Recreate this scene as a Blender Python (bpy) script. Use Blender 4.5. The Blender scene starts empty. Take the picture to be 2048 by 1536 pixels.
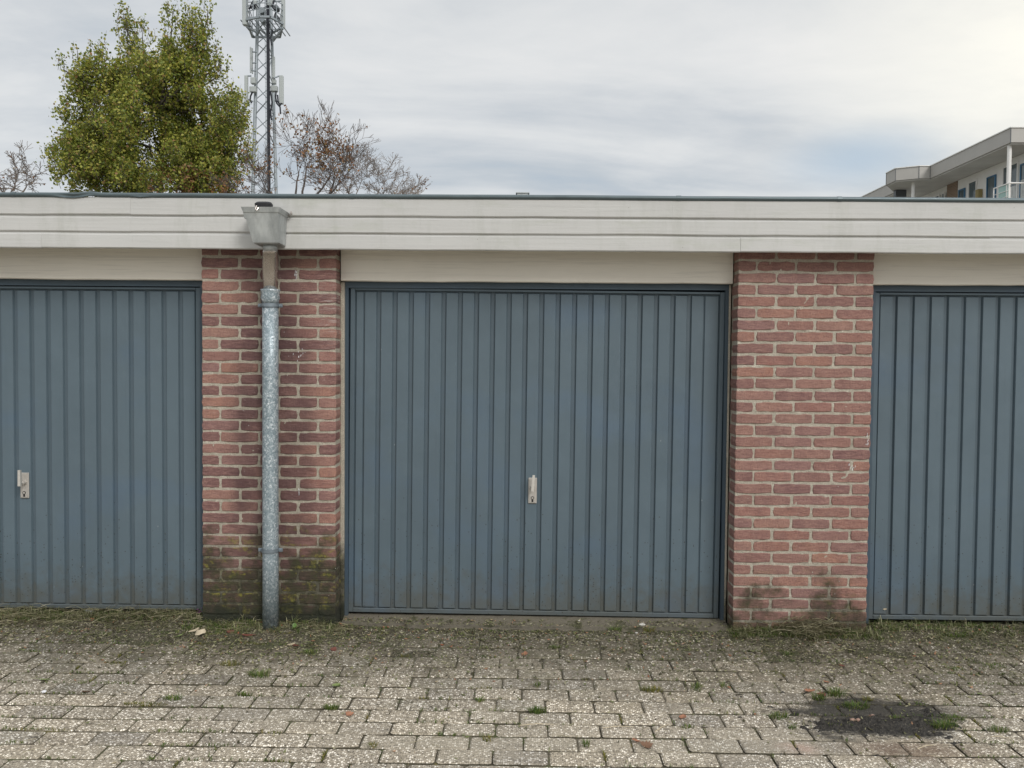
import bpy, math, random
import numpy as np
from mathutils import Vector, noise as mnoise
R = math.radians
random.seed(7)
sc = bpy.context.scene

# ------------------------------------------------------------------ camera
CAM = Vector((0.0, -4.2, 1.48))
F_PX = 1539.0                       # focal length for a picture 2048 wide
pitch, yaw, roll = R(1.65), R(0.67), R(0.47)
fw = Vector((-math.sin(yaw) * math.cos(pitch), math.cos(yaw) * math.cos(pitch), -math.sin(pitch)))
r0 = fw.cross(Vector((0, 0, 1))).normalized()
u0 = r0.cross(fw)
rt = r0 * math.cos(roll) + u0 * math.sin(roll)
up = -r0 * math.sin(roll) + u0 * math.cos(roll)
cd = bpy.data.cameras.new('camera')
cam = bpy.data.objects.new('camera', cd)
sc.collection.objects.link(cam)
from mathutils import Matrix
m = Matrix((rt, up, -fw)).transposed().to_4x4()
m.translation = CAM
cam.matrix_world = m
cd.sensor_width = 36.0
cd.sensor_fit = 'HORIZONTAL'
cd.lens = 36.0 * F_PX / 2048.0
cd.clip_start = 0.05
cd.clip_end = 3000
sc.camera = cam

# ------------------------------------------------------------------ view, sun, sky
sc.view_settings.view_transform = 'Standard'
sc.view_settings.look = 'None'
sc.view_settings.gamma = 1
sc.view_settings.use_curve_mapping = False
sc.view_settings.exposure = 0.30
SUN_EL, SUN_AZ = 37.0, 148.0        # azimuth clockwise from +y
ld = bpy.data.lights.new('sun', 'SUN')
ld.energy = 1.5
ld.angle = R(20)
ld.color = (1.0, 0.975, 0.94)
sun = bpy.data.objects.new('sun', ld)
sc.collection.objects.link(sun)
sd = Vector((math.sin(R(SUN_AZ)) * math.cos(R(SUN_EL)), math.cos(R(SUN_AZ)) * math.cos(R(SUN_EL)), math.sin(R(SUN_EL))))
sun.rotation_euler = sd.to_track_quat('Z', 'Y').to_euler()
sun.location = (0, -10, 20)


class NT:
    """small helper to write node trees"""
    def __init__(s, tree):
        s.t = tree
        tree.nodes.clear()

    def n(s, typ, ins=None, **props):
        nd = s.t.nodes.new(typ)
        for k, v in props.items():
            setattr(nd, k, v)
        if ins:
            for k, v in ins.items():
                sock = nd.inputs[k]
                if isinstance(v, bpy.types.NodeSocket):
                    s.t.links.new(v, sock)
                elif isinstance(v, bpy.types.Node):
                    s.t.links.new(v.outputs[0], sock)
                else:
                    if sock.type == 'RGBA' and len(v) == 3:
                        v = (*v, 1)
                    sock.default_value = v
        return nd

    def math(s, op, a, b=None, c=None, clamp=False):
        ins = {0: a}
        if b is not None: ins[1] = b
        if c is not None: ins[2] = c
        nd = s.n('ShaderNodeMath', ins, operation=op)
        nd.use_clamp = clamp
        return nd.outputs[0]

    def mix(s, f, a, b, blend='MIX'):
        nd = s.n('ShaderNodeMix', data_type='RGBA', blend_type=blend)
        for sock, v in ((nd.inputs[0], f), (nd.inputs[6], a), (nd.inputs[7], b)):
            if isinstance(v, bpy.types.NodeSocket): s.t.links.new(v, sock)
            elif isinstance(v, (int, float)): sock.default_value = v
            else: sock.default_value = (*v, 1) if len(v) == 3 else v
        return nd.outputs[2]

    def ramp(s, f, stops, interp='LINEAR'):
        nd = s.n('ShaderNodeValToRGB', {0: f})
        cr = nd.color_ramp
        cr.interpolation = interp
        while len(cr.elements) < len(stops): cr.elements.new(0.5)
        for e, (p, c) in zip(cr.elements, stops):
            e.position = p
            e.color = (c, c, c, 1) if isinstance(c, (int, float)) else (*c, 1)
        return nd.outputs[0]

    def noise(s, vec, scale, detail=4, rough=0.55, dist=0.0, out=0):
        nd = s.n('ShaderNodeTexNoise', {'Vector': vec, 'Scale': scale, 'Detail': detail, 'Roughness': rough, 'Distortion': dist})
        return nd.outputs[out]

    def vmap(s, vec, scale=(1, 1, 1), loc=(0, 0, 0), rot=(0, 0, 0)):
        return s.n('ShaderNodeMapping', {'Vector': vec, 'Scale': scale, 'Location': loc, 'Rotation': rot}).outputs[0]

    def mrange(s, v, a, b, c=0.0, d=1.0, smooth=False):
        nd = s.n('ShaderNodeMapRange', {0: v, 1: a, 2: b, 3: c, 4: d})
        if smooth: nd.interpolation_type = 'SMOOTHSTEP'
        return nd.outputs[0]

    def gauss(s, pos, c, r):
        """1 inside, 0 outside an ellipsoid: smooth blob in place coordinates"""
        v = s.n('ShaderNodeVectorMath', {0: pos, 1: c}, operation='SUBTRACT').outputs[0]
        v = s.n('ShaderNodeVectorMath', {0: v, 1: tuple(1 / q for q in r)}, operation='MULTIPLY').outputs[0]
        l = s.n('ShaderNodeVectorMath', {0: v}, operation='LENGTH').outputs['Value']
        return s.mrange(l, 1.0, 0.0, 0.0, 1.0, True)


world = bpy.data.worlds.new('World')
sc.world = world
world.use_nodes = True
W = NT(world.node_tree)
sky = W.n('ShaderNodeTexSky', sky_type='NISHITA')
sky.sun_disc = False
sky.sun_elevation = R(SUN_EL)
sky.sun_rotation = R(SUN_AZ)
sky.dust_density = 2.0
tc = W.n('ShaderNodeTexCoord').outputs['Generated']
sep = W.n('ShaderNodeSeparateXYZ', {0: tc})
zz = W.math('ADD', W.math('MAXIMUM', sep.outputs[2], 0.0), 0.16)
flat = W.n('ShaderNodeCombineXYZ', {0: W.math('DIVIDE', sep.outputs[0], zz), 1: W.math('DIVIDE', sep.outputs[1], zz), 2: 0.0}).outputs[0]
c1 = W.noise(W.vmap(flat, (0.42, 0.85, 1), (3.1, 1.7, 0), (0, 0, R(-22))), 1.25, 7, 0.55, 0.7)
c2 = W.noise(W.vmap(flat, (1.2, 1.9, 1), (0.4, 5.2, 0), (0, 0, R(-30))), 1.4, 8, 0.6, 0.3)
cl = W.math('ADD', W.math('MULTIPLY', c1, 0.72), W.math('MULTIPLY', c2, 0.28))
cloud = W.ramp(cl, [(0.34, (0.385, 0.44, 0.495)), (0.41, (0.455, 0.49, 0.52)), (0.47, (0.54, 0.56, 0.575)), (0.53, (0.625, 0.635, 0.635)), (0.62, (0.72, 0.715, 0.70))])
# thin bright cloud where the sun stands behind it, low on the right
sunw = W.gauss(tc, (0.66, 0.74, 0.34), (0.46, 0.5, 0.34))
cloud = W.mix(W.math('MULTIPLY', W.math('MULTIPLY', sunw, 1.25, None, True), W.mrange(cl, 0.40, 0.56, 0.55, 1.0)), cloud, (0.93, 0.90, 0.80))
# bluish gap near the horizon on the right
gap = W.math('MULTIPLY', W.gauss(tc, (0.385, 0.89, 0.235), (0.12, 0.2, 0.05)), 0.75)
cloud = W.mix(gap, cloud, (0.38, 0.475, 0.57))
# an overcast sky is brighter towards the zenith
zen = W.mrange(sep.outputs[2], 0.40, 0.95, 1.0, 1.7, True)
cloud = W.n('ShaderNodeVectorMath', {0: cloud, 3: zen}, operation='SCALE').outputs[0]
cloud = W.n('ShaderNodeVectorMath', {0: cloud, 3: 10.0}, operation='SCALE').outputs[0]
mixc = W.mix(0.9, sky.outputs[0], cloud)
bg = W.n('ShaderNodeBackground', {0: mixc, 1: 0.1})
W.n('ShaderNodeOutputWorld', {0: bg})

# ------------------------------------------------------------------ helpers
def ray(px, py):
    return fw + rt * ((px - 1024) / F_PX) + up * ((768 - py) / F_PX)

def at_y(px, py, Y):
    """the place at distance plane Y that is sighted in direction (px, py)"""
    d = ray(px, py)
    return CAM + d * ((Y - CAM.y) / d.y)

def on_ground(px, py, z=0.0):
    d = ray(px, py)
    return CAM + d * ((z - CAM.z) / d.z)

def material(name):
    mt = bpy.data.materials.new(name)
    mt.use_nodes = True
    return mt, NT(mt.node_tree)

def finish(T, color, rough=0.8, bump=None, bstr=0.3, bdist=0.01, metal=0.0, spec=0.5, sub=None, alpha=None):
    ins = {'Base Color': color, 'Roughness': rough, 'Metallic': metal, 'Specular IOR Level': spec}
    b = T.n('ShaderNodeBsdfPrincipled', ins)
    if bump is not None:
        bn = T.n('ShaderNodeBump', {'Height': bump, 'Strength': bstr, 'Distance': bdist})
        T.t.links.new(bn.outputs[0], b.inputs['Normal'])
    T.n('ShaderNodeOutputMaterial', {0: b.outputs[0]})
    return b

def pos(T):
    return T.n('ShaderNodeNewGeometry').outputs['Position']

def rnd(T):
    return T.n('ShaderNodeObjectInfo').outputs['Random']

def island(T):
    return T.n('ShaderNodeNewGeometry').outputs['Random Per Island']

def simple(name, c, rough=0.7, var=0.12, scale=18, metal=0.0, bstr=0.1, spec=0.5):
    mt, T = material(name)
    p = pos(T)
    nz = T.noise(p, scale, 5)
    col = T.mix(nz, tuple(q * (1 - var * 2) for q in c), tuple(min(1, q * (1 + var * 1.4)) for q in c))
    finish(T, col, rough, T.noise(p, scale * 6, 3), bstr, 0.003, metal, spec)
    return mt

class MB:
    def __init__(s):
        s.v, s.f, s.m, s.mi = [], [], [], 0

    def add(s, vs, fs):
        o = len(s.v)
        s.v += [tuple(q) for q in vs]
        s.f += [tuple(i + o for i in f) for f in fs]
        s.m += [s.mi] * len(fs)

    def box(s, x0, x1, y0, y1, z0, z1, ch=0.0):
        if ch <= 0:
            s.add([(x0, y0, z0), (x1, y0, z0), (x1, y1, z0), (x0, y1, z0), (x0, y0, z1), (x1, y0, z1), (x1, y1, z1), (x0, y1, z1)],
                  [(0, 3, 2, 1), (4, 5, 6, 7), (0, 1, 5, 4), (1, 2, 6, 5), (2, 3, 7, 6), (3, 0, 4, 7)])
            return
        # chamfer all edges: hull of 24 points
        vs, fs = [], []
        cx, cy, cz = (x0 + x1) / 2, (y0 + y1) / 2, (z0 + z1) / 2
        hx, hy, hz = (x1 - x0) / 2, (y1 - y0) / 2, (z1 - z0) / 2
        idx = {}
        for sx in (-1, 1):
            for sy in (-1, 1):
                for sz in (-1, 1):
                    for ax in range(3):
                        h = [hx - ch, hy - ch, hz - ch]
                        h[ax] += ch
                        idx[(sx, sy, sz, ax)] = len(vs)
                        vs.append((cx + sx * h[0], cy + sy * h[1], cz + sz * h[2]))
        def I(a, b, c, ax): return idx[(a, b, c, ax)]
        for q in (-1, 1):
            fs.append([I(q, -1, -1, 0), I(q, 1, -1, 0), I(q, 1, 1, 0), I(q, -1, 1, 0)][::q])
            fs.append([I(-1, q, -1, 1), I(-1, q, 1, 1), I(1, q, 1, 1), I(1, q, -1, 1)][::q])
            fs.append([I(-1, -1, q, 2), I(1, -1, q, 2), I(1, 1, q, 2), I(-1, 1, q, 2)][::q])
        for a in (-1, 1):
            for b in (-1, 1):
                f = [I(a, b, -1, 0), I(a, b, -1, 1), I(a, b, 1, 1), I(a, b, 1, 0)]
                fs.append(f if a * b > 0 else f[::-1])
                f = [I(a, -1, b, 2), I(a, -1, b, 0), I(a, 1, b, 0), I(a, 1, b, 2)]
                fs.append(f[::-1] if a * b < 0 else f)
                f = [I(-1, a, b, 1), I(-1, a, b, 2), I(1, a, b, 2), I(1, a, b, 1)]
                fs.append(f[::-1] if a * b < 0 else f)
                for c in (-1, 1):
                    f = [I(a, b, c, 0), I(a, b, c, 1), I(a, b, c, 2)]
                    fs.append(f if a * b * c > 0 else f[::-1])
        s.add(vs, fs)

    def tube(s, pts, rad, n=8, caps=True, sx=1.0):
        pts = [Vector(p) for p in pts]
        if not isinstance(rad, (list, tuple)): rad = [rad] * len(pts)
        o = len(s.v)
        ref = None
        for i, p in enumerate(pts):
            d = (pts[min(i + 1, len(pts) - 1)] - pts[max(i - 1, 0)]).normalized()
            if ref is None:
                ref = Vector((0, 1, 0)) if abs(d.y) < 0.9 else Vector((1, 0, 0))
            a = (ref - d * ref.dot(d)).normalized()
            ref = a
            b = d.cross(a)
            for k in range(n):
                t = 2 * math.pi * k / n + (math.pi / 4 if n == 4 else 0)
                s.v.append(tuple(p + a * math.cos(t) * rad[i] + b * math.sin(t) * rad[i] * sx))
        for i in range(len(pts) - 1):
            for k in range(n):
                k2 = (k + 1) % n
                s.f.append((o + i * n + k, o + i * n + k2, o + (i + 1) * n + k2, o + (i + 1) * n + k))
                s.m.append(s.mi)
        if caps and n > 2:
            s.f.append(tuple(o + k for k in range(n))[::-1]); s.m.append(s.mi)
            e = o + (len(pts) - 1) * n
            s.f.append(tuple(e + k for k in range(n))); s.m.append(s.mi)

    def prism(s, poly, z0, z1):
        n = len(poly)
        s.add([(x, y, z0) for x, y in poly] + [(x, y, z1) for x, y in poly],
              [tuple(range(n))[::-1], tuple(range(n, 2 * n))] + [(i, (i + 1) % n, n + (i + 1) % n, n + i) for i in range(n)])

    def mesh(s, name, mats, smooth=False):
        me = bpy.data.meshes.new(name)
        me.from_pydata(s.v, [], s.f)
        if not isinstance(mats, (list, tuple)): mats = [mats]
        for mt in mats: me.materials.append(mt)
        if len(mats) > 1: me.polygons.foreach_set('material_index', s.m)
        if smooth: me.polygons.foreach_set('use_smooth', [True] * len(me.polygons))
        me.update()
        return me

    def build(s, name, mats, parent=None, smooth=False, loc=None, kind=None, label=None):
        return link(name, s.mesh(name, mats, smooth), parent, loc, kind, label)

def link(name, me, parent=None, loc=None, kind=None, label=None):
    o = bpy.data.objects.new(name, me)
    sc.collection.objects.link(o)
    if parent: o.parent = parent
    if loc is not None: o.location = loc
    if kind: o['kind'] = kind
    if label: o['label'] = label
    return o

def tag(o, label, cat, group=None):
    o['label'] = label
    o['category'] = cat
    if group: o['group'] = group
    return o

def thing(name, label, cat, loc=(0, 0, 0), group=None):
    return tag(link(name, None, None, loc), label, cat, group)

def fbm(x, y, z=0.0, o=4):
    return mnoise.fractal(Vector((x, y, z)), 0.9, 2.1, o)

# ------------------------------------------------------------------ materials
def moss_masks(T, p):
    """damp, mossy and dirty marks on the two brick piers, as shapes in place coordinates"""
    n1 = T.noise(p, 5.0, 5, 0.65)
    n2 = T.noise(p, 22.0, 5, 0.7)
    sx = T.n('ShaderNodeSeparateXYZ', {0: p})
    z, x = sx.outputs[2], sx.outputs[0]
    left = T.mrange(x, -0.5, -0.4, 1.0, 0.0)
    zn = T.math('ADD', z, T.math('MULTIPLY', T.math('SUBTRACT', n1, 0.5), -1.05))
    zl = T.mrange(zn, 0.22, 0.56, 1.0, 0.0, True)          # left pier: mossy foot
    zr = T.mrange(zn, 0.04, 0.30, 0.9, 0.0, True)          # right pier
    foot = T.math('ADD', T.math('MULTIPLY', left, zl), T.math('MULTIPLY', T.math('SUBTRACT', 1.0, left), zr))
    damp = T.gauss(p, (-1.36, 0.0, 0.9), (0.34, 1.0, 1.9))
    damp = T.math('MULTIPLY', T.mrange(damp, 0.0, 0.5, 0.0, 1.0, True), T.mrange(n1, 0.35, 0.6, 0.45, 1.0), clamp=True)
    return n1, n2, z, x, left, foot, damp

mt_brick, T = material('brick_clay')
p = pos(T)
n1, n2, z, x, left, foot, damp = moss_masks(T, p)
r = rnd(T)
base = T.ramp(r, [(0.0, (0.345, 0.175, 0.140)), (0.15, (0.235, 0.122, 0.108)), (0.3, (0.375, 0.205, 0.158)), (0.45, (0.28, 0.155, 0.142)), (0.6, (0.40, 0.205, 0.145)), (0.75, (0.30, 0.145, 0.12)), (0.9, (0.38, 0.22, 0.17)), (1.0, (0.215, 0.11, 0.104))])
dark = T.math('GREATER_THAN', T.math('FRACT', T.math('MULTIPLY', r, 7.31)), 0.62)
base = T.mix(T.math('MULTIPLY', T.math('MULTIPLY', dark, T.math('ADD', T.math('MULTIPLY', left, 0.6), 0.15)), 1.0), base, (0.14, 0.065, 0.068))
st = T.noise(T.vmap(p, (18, 18, 90)), 1.0, 5, 0.7)
base = T.mix(T.mrange(st, 0.42, 0.78), base, (0.44, 0.26, 0.21))
fine = T.noise(p, 130, 4, 0.7)
base = T.mix(T.mrange(fine, 0.45, 0.75, 0.0, 0.75), base, (0.12, 0.055, 0.05))
pit = T.noise(p, 60, 5, 0.75)
base = T.mix(T.mrange(pit, 0.60, 0.72, 0.0, 0.6), base, (0.085, 0.045, 0.042))
blot = T.noise(p, 14, 4, 0.6)
base = T.mix(T.mrange(blot, 0.42, 0.72, 0.0, 0.45), base, (0.15, 0.075, 0.072))
base = T.mix(T.math('MULTIPLY', damp, 0.88), base, (0.085, 0.042, 0.042))
pt = T.noise(T.vmap(p, (30, 30, 55), (3, 1, 7)), 1.0, 5, 0.7)
base = T.mix(T.mrange(pt, 0.60, 0.74, 0.0, 0.5), base, (0.47, 0.33, 0.29))     # lime bloom
# smeared lime on the corner bricks next to the middle door
cor = T.gauss(p, (-1.04, 0.0, 1.72), (0.15, 0.4, 0.33))
stw = T.noise(T.vmap(p, (12, 12, 130), (0, 2, 3)), 1.0, 5, 0.75)
base = T.mix(T.math('MULTIPLY', cor, T.mrange(stw, 0.50, 0.68, 0.0, 0.85)), base, (0.60, 0.53, 0.49))
base = T.mix(T.math('MULTIPLY', foot, T.mrange(n2, 0.25, 0.6, 0.62, 0.99)), base, (0.042, 0.036, 0.022))
green = T.math('MULTIPLY', foot, T.mrange(T.noise(p, 13, 5, 0.7), 0.46, 0.62))
base = T.mix(T.math('MULTIPLY', green, 0.8), base, (0.050, 0.056, 0.020))
yel = T.math('MULTIPLY', T.mrange(z, 0.60, 0.42), T.mrange(T.noise(T.vmap(p, (7, 7, 14), (0.3, 0, 0.7)), 1.0, 5, 0.7), 0.52, 0.60))
yel = T.math('MULTIPLY', yel, T.mrange(T.noise(p, 45, 4, 0.7), 0.42, 0.6))
base = T.mix(T.math('MULTIPLY', yel, T.math('ADD', T.math('MULTIPLY', left, 0.75), 0.15)), base, (0.22, 0.20, 0.035))
low = T.math('MULTIPLY', T.mrange(T.math('ADD', z, T.math('MULTIPLY', n1, 0.30)), 0.20, 0.32, 1.0, 0.0, True), left)
base = T.mix(T.math('MULTIPLY', low, 0.9), base, (0.018, 0.022, 0.012))
sp = T.n('ShaderNodeTexVoronoi', {'Vector': p, 'Scale': 26.0}).outputs['Distance']
spots = T.math('MULTIPLY', T.mrange(sp, 0.055, 0.035), T.mrange(n1, 0.52, 0.6))
base = T.mix(spots, base, (0.75, 0.75, 0.72))
finish(T, base, T.mrange(foot, 0, 1, 0.78, 0.95), T.math('ADD', T.math('ADD', T.math('MULTIPLY', fine, 0.7), st), T.math('MULTIPLY', pit, -1.0)), 0.9, 0.006)

mt_mortar, T = material('lime_mortar')
p = pos(T)
n1, n2, z, x, left, foot, damp = moss_masks(T, p)
g = T.noise(p, 230, 3, 0.8)
base = T.mix(T.mrange(g, 0.3, 0.7), (0.30, 0.265, 0.205), (0.76, 0.70, 0.585))
base = T.mix(T.mrange(T.noise(p, 9, 5), 0.4, 0.7, 0, 0.5), base, (0.30, 0.265, 0.205))
base = T.mix(T.math('MULTIPLY', damp, 0.35), base, (0.19, 0.165, 0.12))
base = T.mix(T.math('MULTIPLY', foot, T.mrange(n2, 0.3, 0.6, 0.72, 0.99)), base, (0.050, 0.048, 0.026))
yel = T.math('MULTIPLY', foot, T.mrange(T.noise(p, 30, 5, 0.7), 0.55, 0.63))
base = T.mix(T.math('MULTIPLY', yel, 0.5), base, (0.33, 0.31, 0.14))
low = T.math('MULTIPLY', T.mrange(T.math('ADD', z, T.math('MULTIPLY', n1, 0.30)), 0.20, 0.32, 1.0, 0.0, True), left)
base = T.mix(T.math('MULTIPLY', low, 0.9), base, (0.018, 0.022, 0.012))
finish(T, base, 0.95, T.math('ADD', g, T.noise(p, 60, 4)), 0.9, 0.008)

# painted wood boards
def paint_wood(name, c, dirt, streak=0.42):
    mt, T = material(name)
    p = pos(T)
    gr = T.noise(T.vmap(p, (2.2, 30, 70)), 1.0, 6, 0.65, 0.6)
    lg = T.noise(T.vmap(p, (1.1, 3, 5)), 1.0, 4)
    col = T.mix(T.mrange(lg, 0.3, 0.7), tuple(q * 0.9 for q in c), c)
    col = T.mix(T.mrange(gr, 0.52, 0.78, 0, dirt), col, tuple(q * 0.62 for q in c))
    sp = T.n('ShaderNodeTexVoronoi', {'Vector': T.vmap(p, (1, 1, 1)), 'Scale': 9.0}).outputs['Distance']
    col = T.mix(T.mrange(sp, 0.03, 0.018, 0, 0.55), col, (0.2, 0.18, 0.15))
    st = T.noise(T.vmap(p, (7, 3, 1.6)), 1.0, 6, 0.75)
    col = T.mix(T.mrange(st, 0.52, 0.75, 0, streak), col, (c[0] * .66, c[1] * .68, c[2] * .62))
    alg = T.noise(T.vmap(p, (3, 3, 10), (8, 1, 2)), 1.0, 6, 0.7)
    col = T.mix(T.mrange(alg, 0.56, 0.72, 0, streak * .7), col, (c[0] * .62, c[1] * .68, c[2] * .52))
    finish(T, col, 0.55, T.math('ADD', gr, T.math('MULTIPLY', T.noise(p, 90, 3), 0.25)), 0.3, 0.004)
    return mt
mt_fascia = paint_wood('fascia_paint', (0.56, 0.555, 0.535), 0.3)
mt_lintel = paint_wood('lintel_paint', (0.86, 0.81, 0.72), 0.6, 0.06)

# garage door paint
def door_paint(name, c, dirt=1.0, rough=0.36):
    mt, T = material(name)
    p = pos(T)
    z = T.n('ShaderNodeSeparateXYZ', {0: p}).outputs[2]
    big = T.noise(T.vmap(p, (1.3, 1, 0.8)), 1.0, 3)
    col = T.mix(T.mrange(big, 0.35, 0.65), tuple(q * 0.93 for q in c), tuple(q * 1.07 for q in c))
    cloudy = T.noise(p, 4.5, 6, 0.65)
    col = T.mix(T.mrange(cloudy, 0.5, 0.75, 0, 0.16), col, tuple(q * 1.5 for q in c))
    n2 = T.noise(p, 16, 6, 0.7)
    foot = T.mrange(T.math('ADD', z, T.math('MULTIPLY', T.math('SUBTRACT', n2, 0.5), 0.55)), 0.03, 0.34, 0.62 * dirt, 0.0, True)
    col = T.mix(foot, col, (0.085, 0.080, 0.058))
    v = T.n('ShaderNodeTexVoronoi', {'Vector': p, 'Scale': 62.0})
    sel = T.n('ShaderNodeSeparateColor', {0: v.outputs['Color']}).outputs[0]
    spl = T.math('MULTIPLY', T.mrange(v.outputs['Distance'], 0.24, 0.16), T.math('LESS_THAN', sel, T.mrange(T.math('ADD', z, T.math('MULTIPLY', cloudy, 0.5)), 0.2, 0.95, 0.42, 0.0)))
    col = T.mix(T.math('MULTIPLY', spl, 0.8 * dirt), col, (0.035, 0.03, 0.02))
    v2 = T.n('ShaderNodeTexVoronoi', {'Vector': T.vmap(p, (1, 1, 0.6)), 'Scale': 8.0}).outputs['Distance']
    col = T.mix(T.mrange(v2, 0.03, 0.015, 0, 0.5), col, (0.36, 0.38, 0.38))
    scr = T.noise(T.vmap(p, (60, 5, 9), (1, 2, 3), (0, R(22), 0)), 1.0, 4, 0.7)
    col = T.mix(T.math('MULTIPLY', T.mrange(scr, 0.70, 0.76), T.mrange(cloudy, 0.5, 0.62)), col, tuple(q * 1.9 for q in c))
    blue_refl = T.noise(T.vmap(p, (1.7, 1, 2.2), (5, 0, 1)), 1.0, 4, 0.6)
    col = T.mix(T.mrange(blue_refl, 0.52, 0.68, 0, 0.35), col, (c[0] * 0.92, c[1] * 1.05, c[2] * 1.32))  # broad bluish sky reflections, painted into the door colour
    drip = T.noise(T.vmap(p, (45, 5, 1.1)), 1.0, 4, 0.7)
    col = T.mix(T.mrange(drip, 0.56, 0.8, 0, 0.22), col, tuple(q * 0.7 for q in c))
    finish(T, col, T.math('ADD', T.mrange(n2, 0.3, 0.7, rough - 0.05, rough + 0.10), T.math('MULTIPLY', foot, 0.4)),
           T.math('ADD', T.math('MULTIPLY', T.noise(T.vmap(p, (1.2, 1, .7)), 3.2, 3, 0.5), 1.0), T.math('MULTIPLY', T.noise(p, 300, 2), 0.008)), 0.5, 0.022)
    return mt
mt_door = door_paint('door_paint', (0.098, 0.136, 0.162))
mt_sheet_shade = door_paint('door_paint_groove_shade', (0.080, 0.112, 0.135), 1.2, 0.45)  # same door paint, darkened: shade in the grooves put into the colour
mt_rim = door_paint('door_rim_paint', (0.084, 0.118, 0.142), 0.9)
mt_frame = door_paint('frame_paint', (0.052, 0.080, 0.105), 0.5, 0.45)

def metal(name, c, rough, metalness=0.8, sc_=40, var=0.3):
    mt, T = material(name)
    p = pos(T)
    nz = T.noise(p, sc_, 5, 0.6)
    col = T.mix(nz, tuple(q * (1 - var) for q in c), tuple(min(1, q * (1 + var)) for q in c))
    finish(T, col, T.mrange(nz, 0.3, 0.7, rough - 0.08, rough + 0.12), nz, 0.08, 0.003, metalness)
    return mt

mt_galv, T = material('galvanised_spangle')
p = pos(T)
v = T.n('ShaderNodeTexVoronoi', {'Vector': T.vmap(p, (1, 1, 0.8)), 'Scale': 125.0, 'Randomness': 1.0})
s1 = T.n('ShaderNodeSeparateColor', {0: v.outputs['Color']}).outputs[0]
v2 = T.n('ShaderNodeTexVoronoi', {'Vector': p, 'Scale': 260.0})
s2 = T.n('ShaderNodeSeparateColor', {0: v2.outputs['Color']}).outputs[1]
sg = T.math('ADD', T.math('MULTIPLY', s1, 0.6), T.math('MULTIPLY', s2, 0.4))
col = T.ramp(sg, [(0.15, (0.19, 0.24, 0.265)), (0.5, (0.29, 0.35, 0.38)), (0.75, (0.42, 0.48, 0.51)), (0.95, (0.78, 0.82, 0.84))])
zz_ = T.n('ShaderNodeSeparateXYZ', {0: p}).outputs[2]
big = T.noise(T.vmap(p, (6, 6, 1.5)), 1.0, 4)
col = T.mix(T.mrange(big, 0.4, 0.7, 0, 0.3), col, (0.26, 0.31, 0.34))
nn = T.noise(p, 28, 5, 0.7)
dm = T.mrange(T.math('ADD', zz_, T.math('MULTIPLY', T.math('SUBTRACT', nn, 0.5), 0.5)), 0.0, 0.24, 0.85, 0.0, True)
col = T.mix(T.math('MULTIPLY', dm, T.mrange(nn, 0.35, 0.6)), col, (0.06, 0.062, 0.056))
finish(T, col, T.mrange(sg, 0, 1, 0.62, 0.42), sg, 0.05, 0.002, 0.35)

mt_zinc, T = material('weathered_zinc')
p = pos(T)
nz = T.noise(T.vmap(p, (9, 9, 3)), 1.0, 5, 0.65)
nf = T.noise(p, 55, 4, 0.7)
col = T.ramp(nz, [(0.32, (0.22, 0.24, 0.24)), (0.5, (0.36, 0.38, 0.38)), (0.68, (0.55, 0.575, 0.57))])
col = T.mix(T.mrange(nf, 0.4, 0.75, 0, 0.35), col, (0.56, 0.58, 0.56))
finish(T, col, 0.42, nf, 0.08, 0.003, 0.35)
mt_zinc_bright = metal('brushed_tube_metal', (0.52, 0.475, 0.44), 0.20, 0.9, 14, 0.2)
mt_bracket = metal('bracket_steel', (0.22, 0.26, 0.29), 0.45, 0.5, 60, 0.25)
mt_trim = metal('roof_trim_metal', (0.105, 0.135, 0.145), 0.42, 0.35, 12, 0.25)
mt_steel = metal('handle_aluminium', (0.66, 0.63, 0.58), 0.36, 0.45, 80, 0.1)
mt_plate = metal('handle_plate', (0.50, 0.47, 0.43), 0.45, 0.4, 60, 0.2)
mt_black = simple('dark_hole', (0.012, 0.012, 0.012), 0.8)
mt_rubber = simple('black_bitumen', (0.018, 0.018, 0.02), 0.55)
mt_roofing = simple('bitumen_roofing', (0.06, 0.06, 0.058), 0.95, 0.2, 8)

def dirtmask(T, p):
    sx = T.n('ShaderNodeSeparateXYZ', {0: p})
    n1 = T.noise(p, 3.0, 6, 0.65)
    n2 = T.noise(p, 11.0, 6, 0.7)
    nn = T.math('SUBTRACT', T.math('ADD', T.math('MULTIPLY', n1, 0.6), T.math('MULTIPLY', n2, 0.4)), 0.5)
    wall = T.mrange(T.math('ADD', sx.outputs[1], T.math('MULTIPLY', nn, 1.5)), -1.15, -0.08, 0.0, 1.05, True)
    a = T.gauss(p, (-1.35, -0.15, 0), (1.15, 0.60, 1))
    b = T.gauss(p, (1.75, -0.5, 0), (1.1, 0.75, 1))
    d = T.math('MAXIMUM', wall, T.math('MAXIMUM', T.math('MULTIPLY', a, 1.25), T.math('MULTIPLY', b, 0.85)))
    d = T.math('ADD', d, T.math('MULTIPLY', nn, 1.3), clamp=True)
    return d, n1, n2, sx

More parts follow.
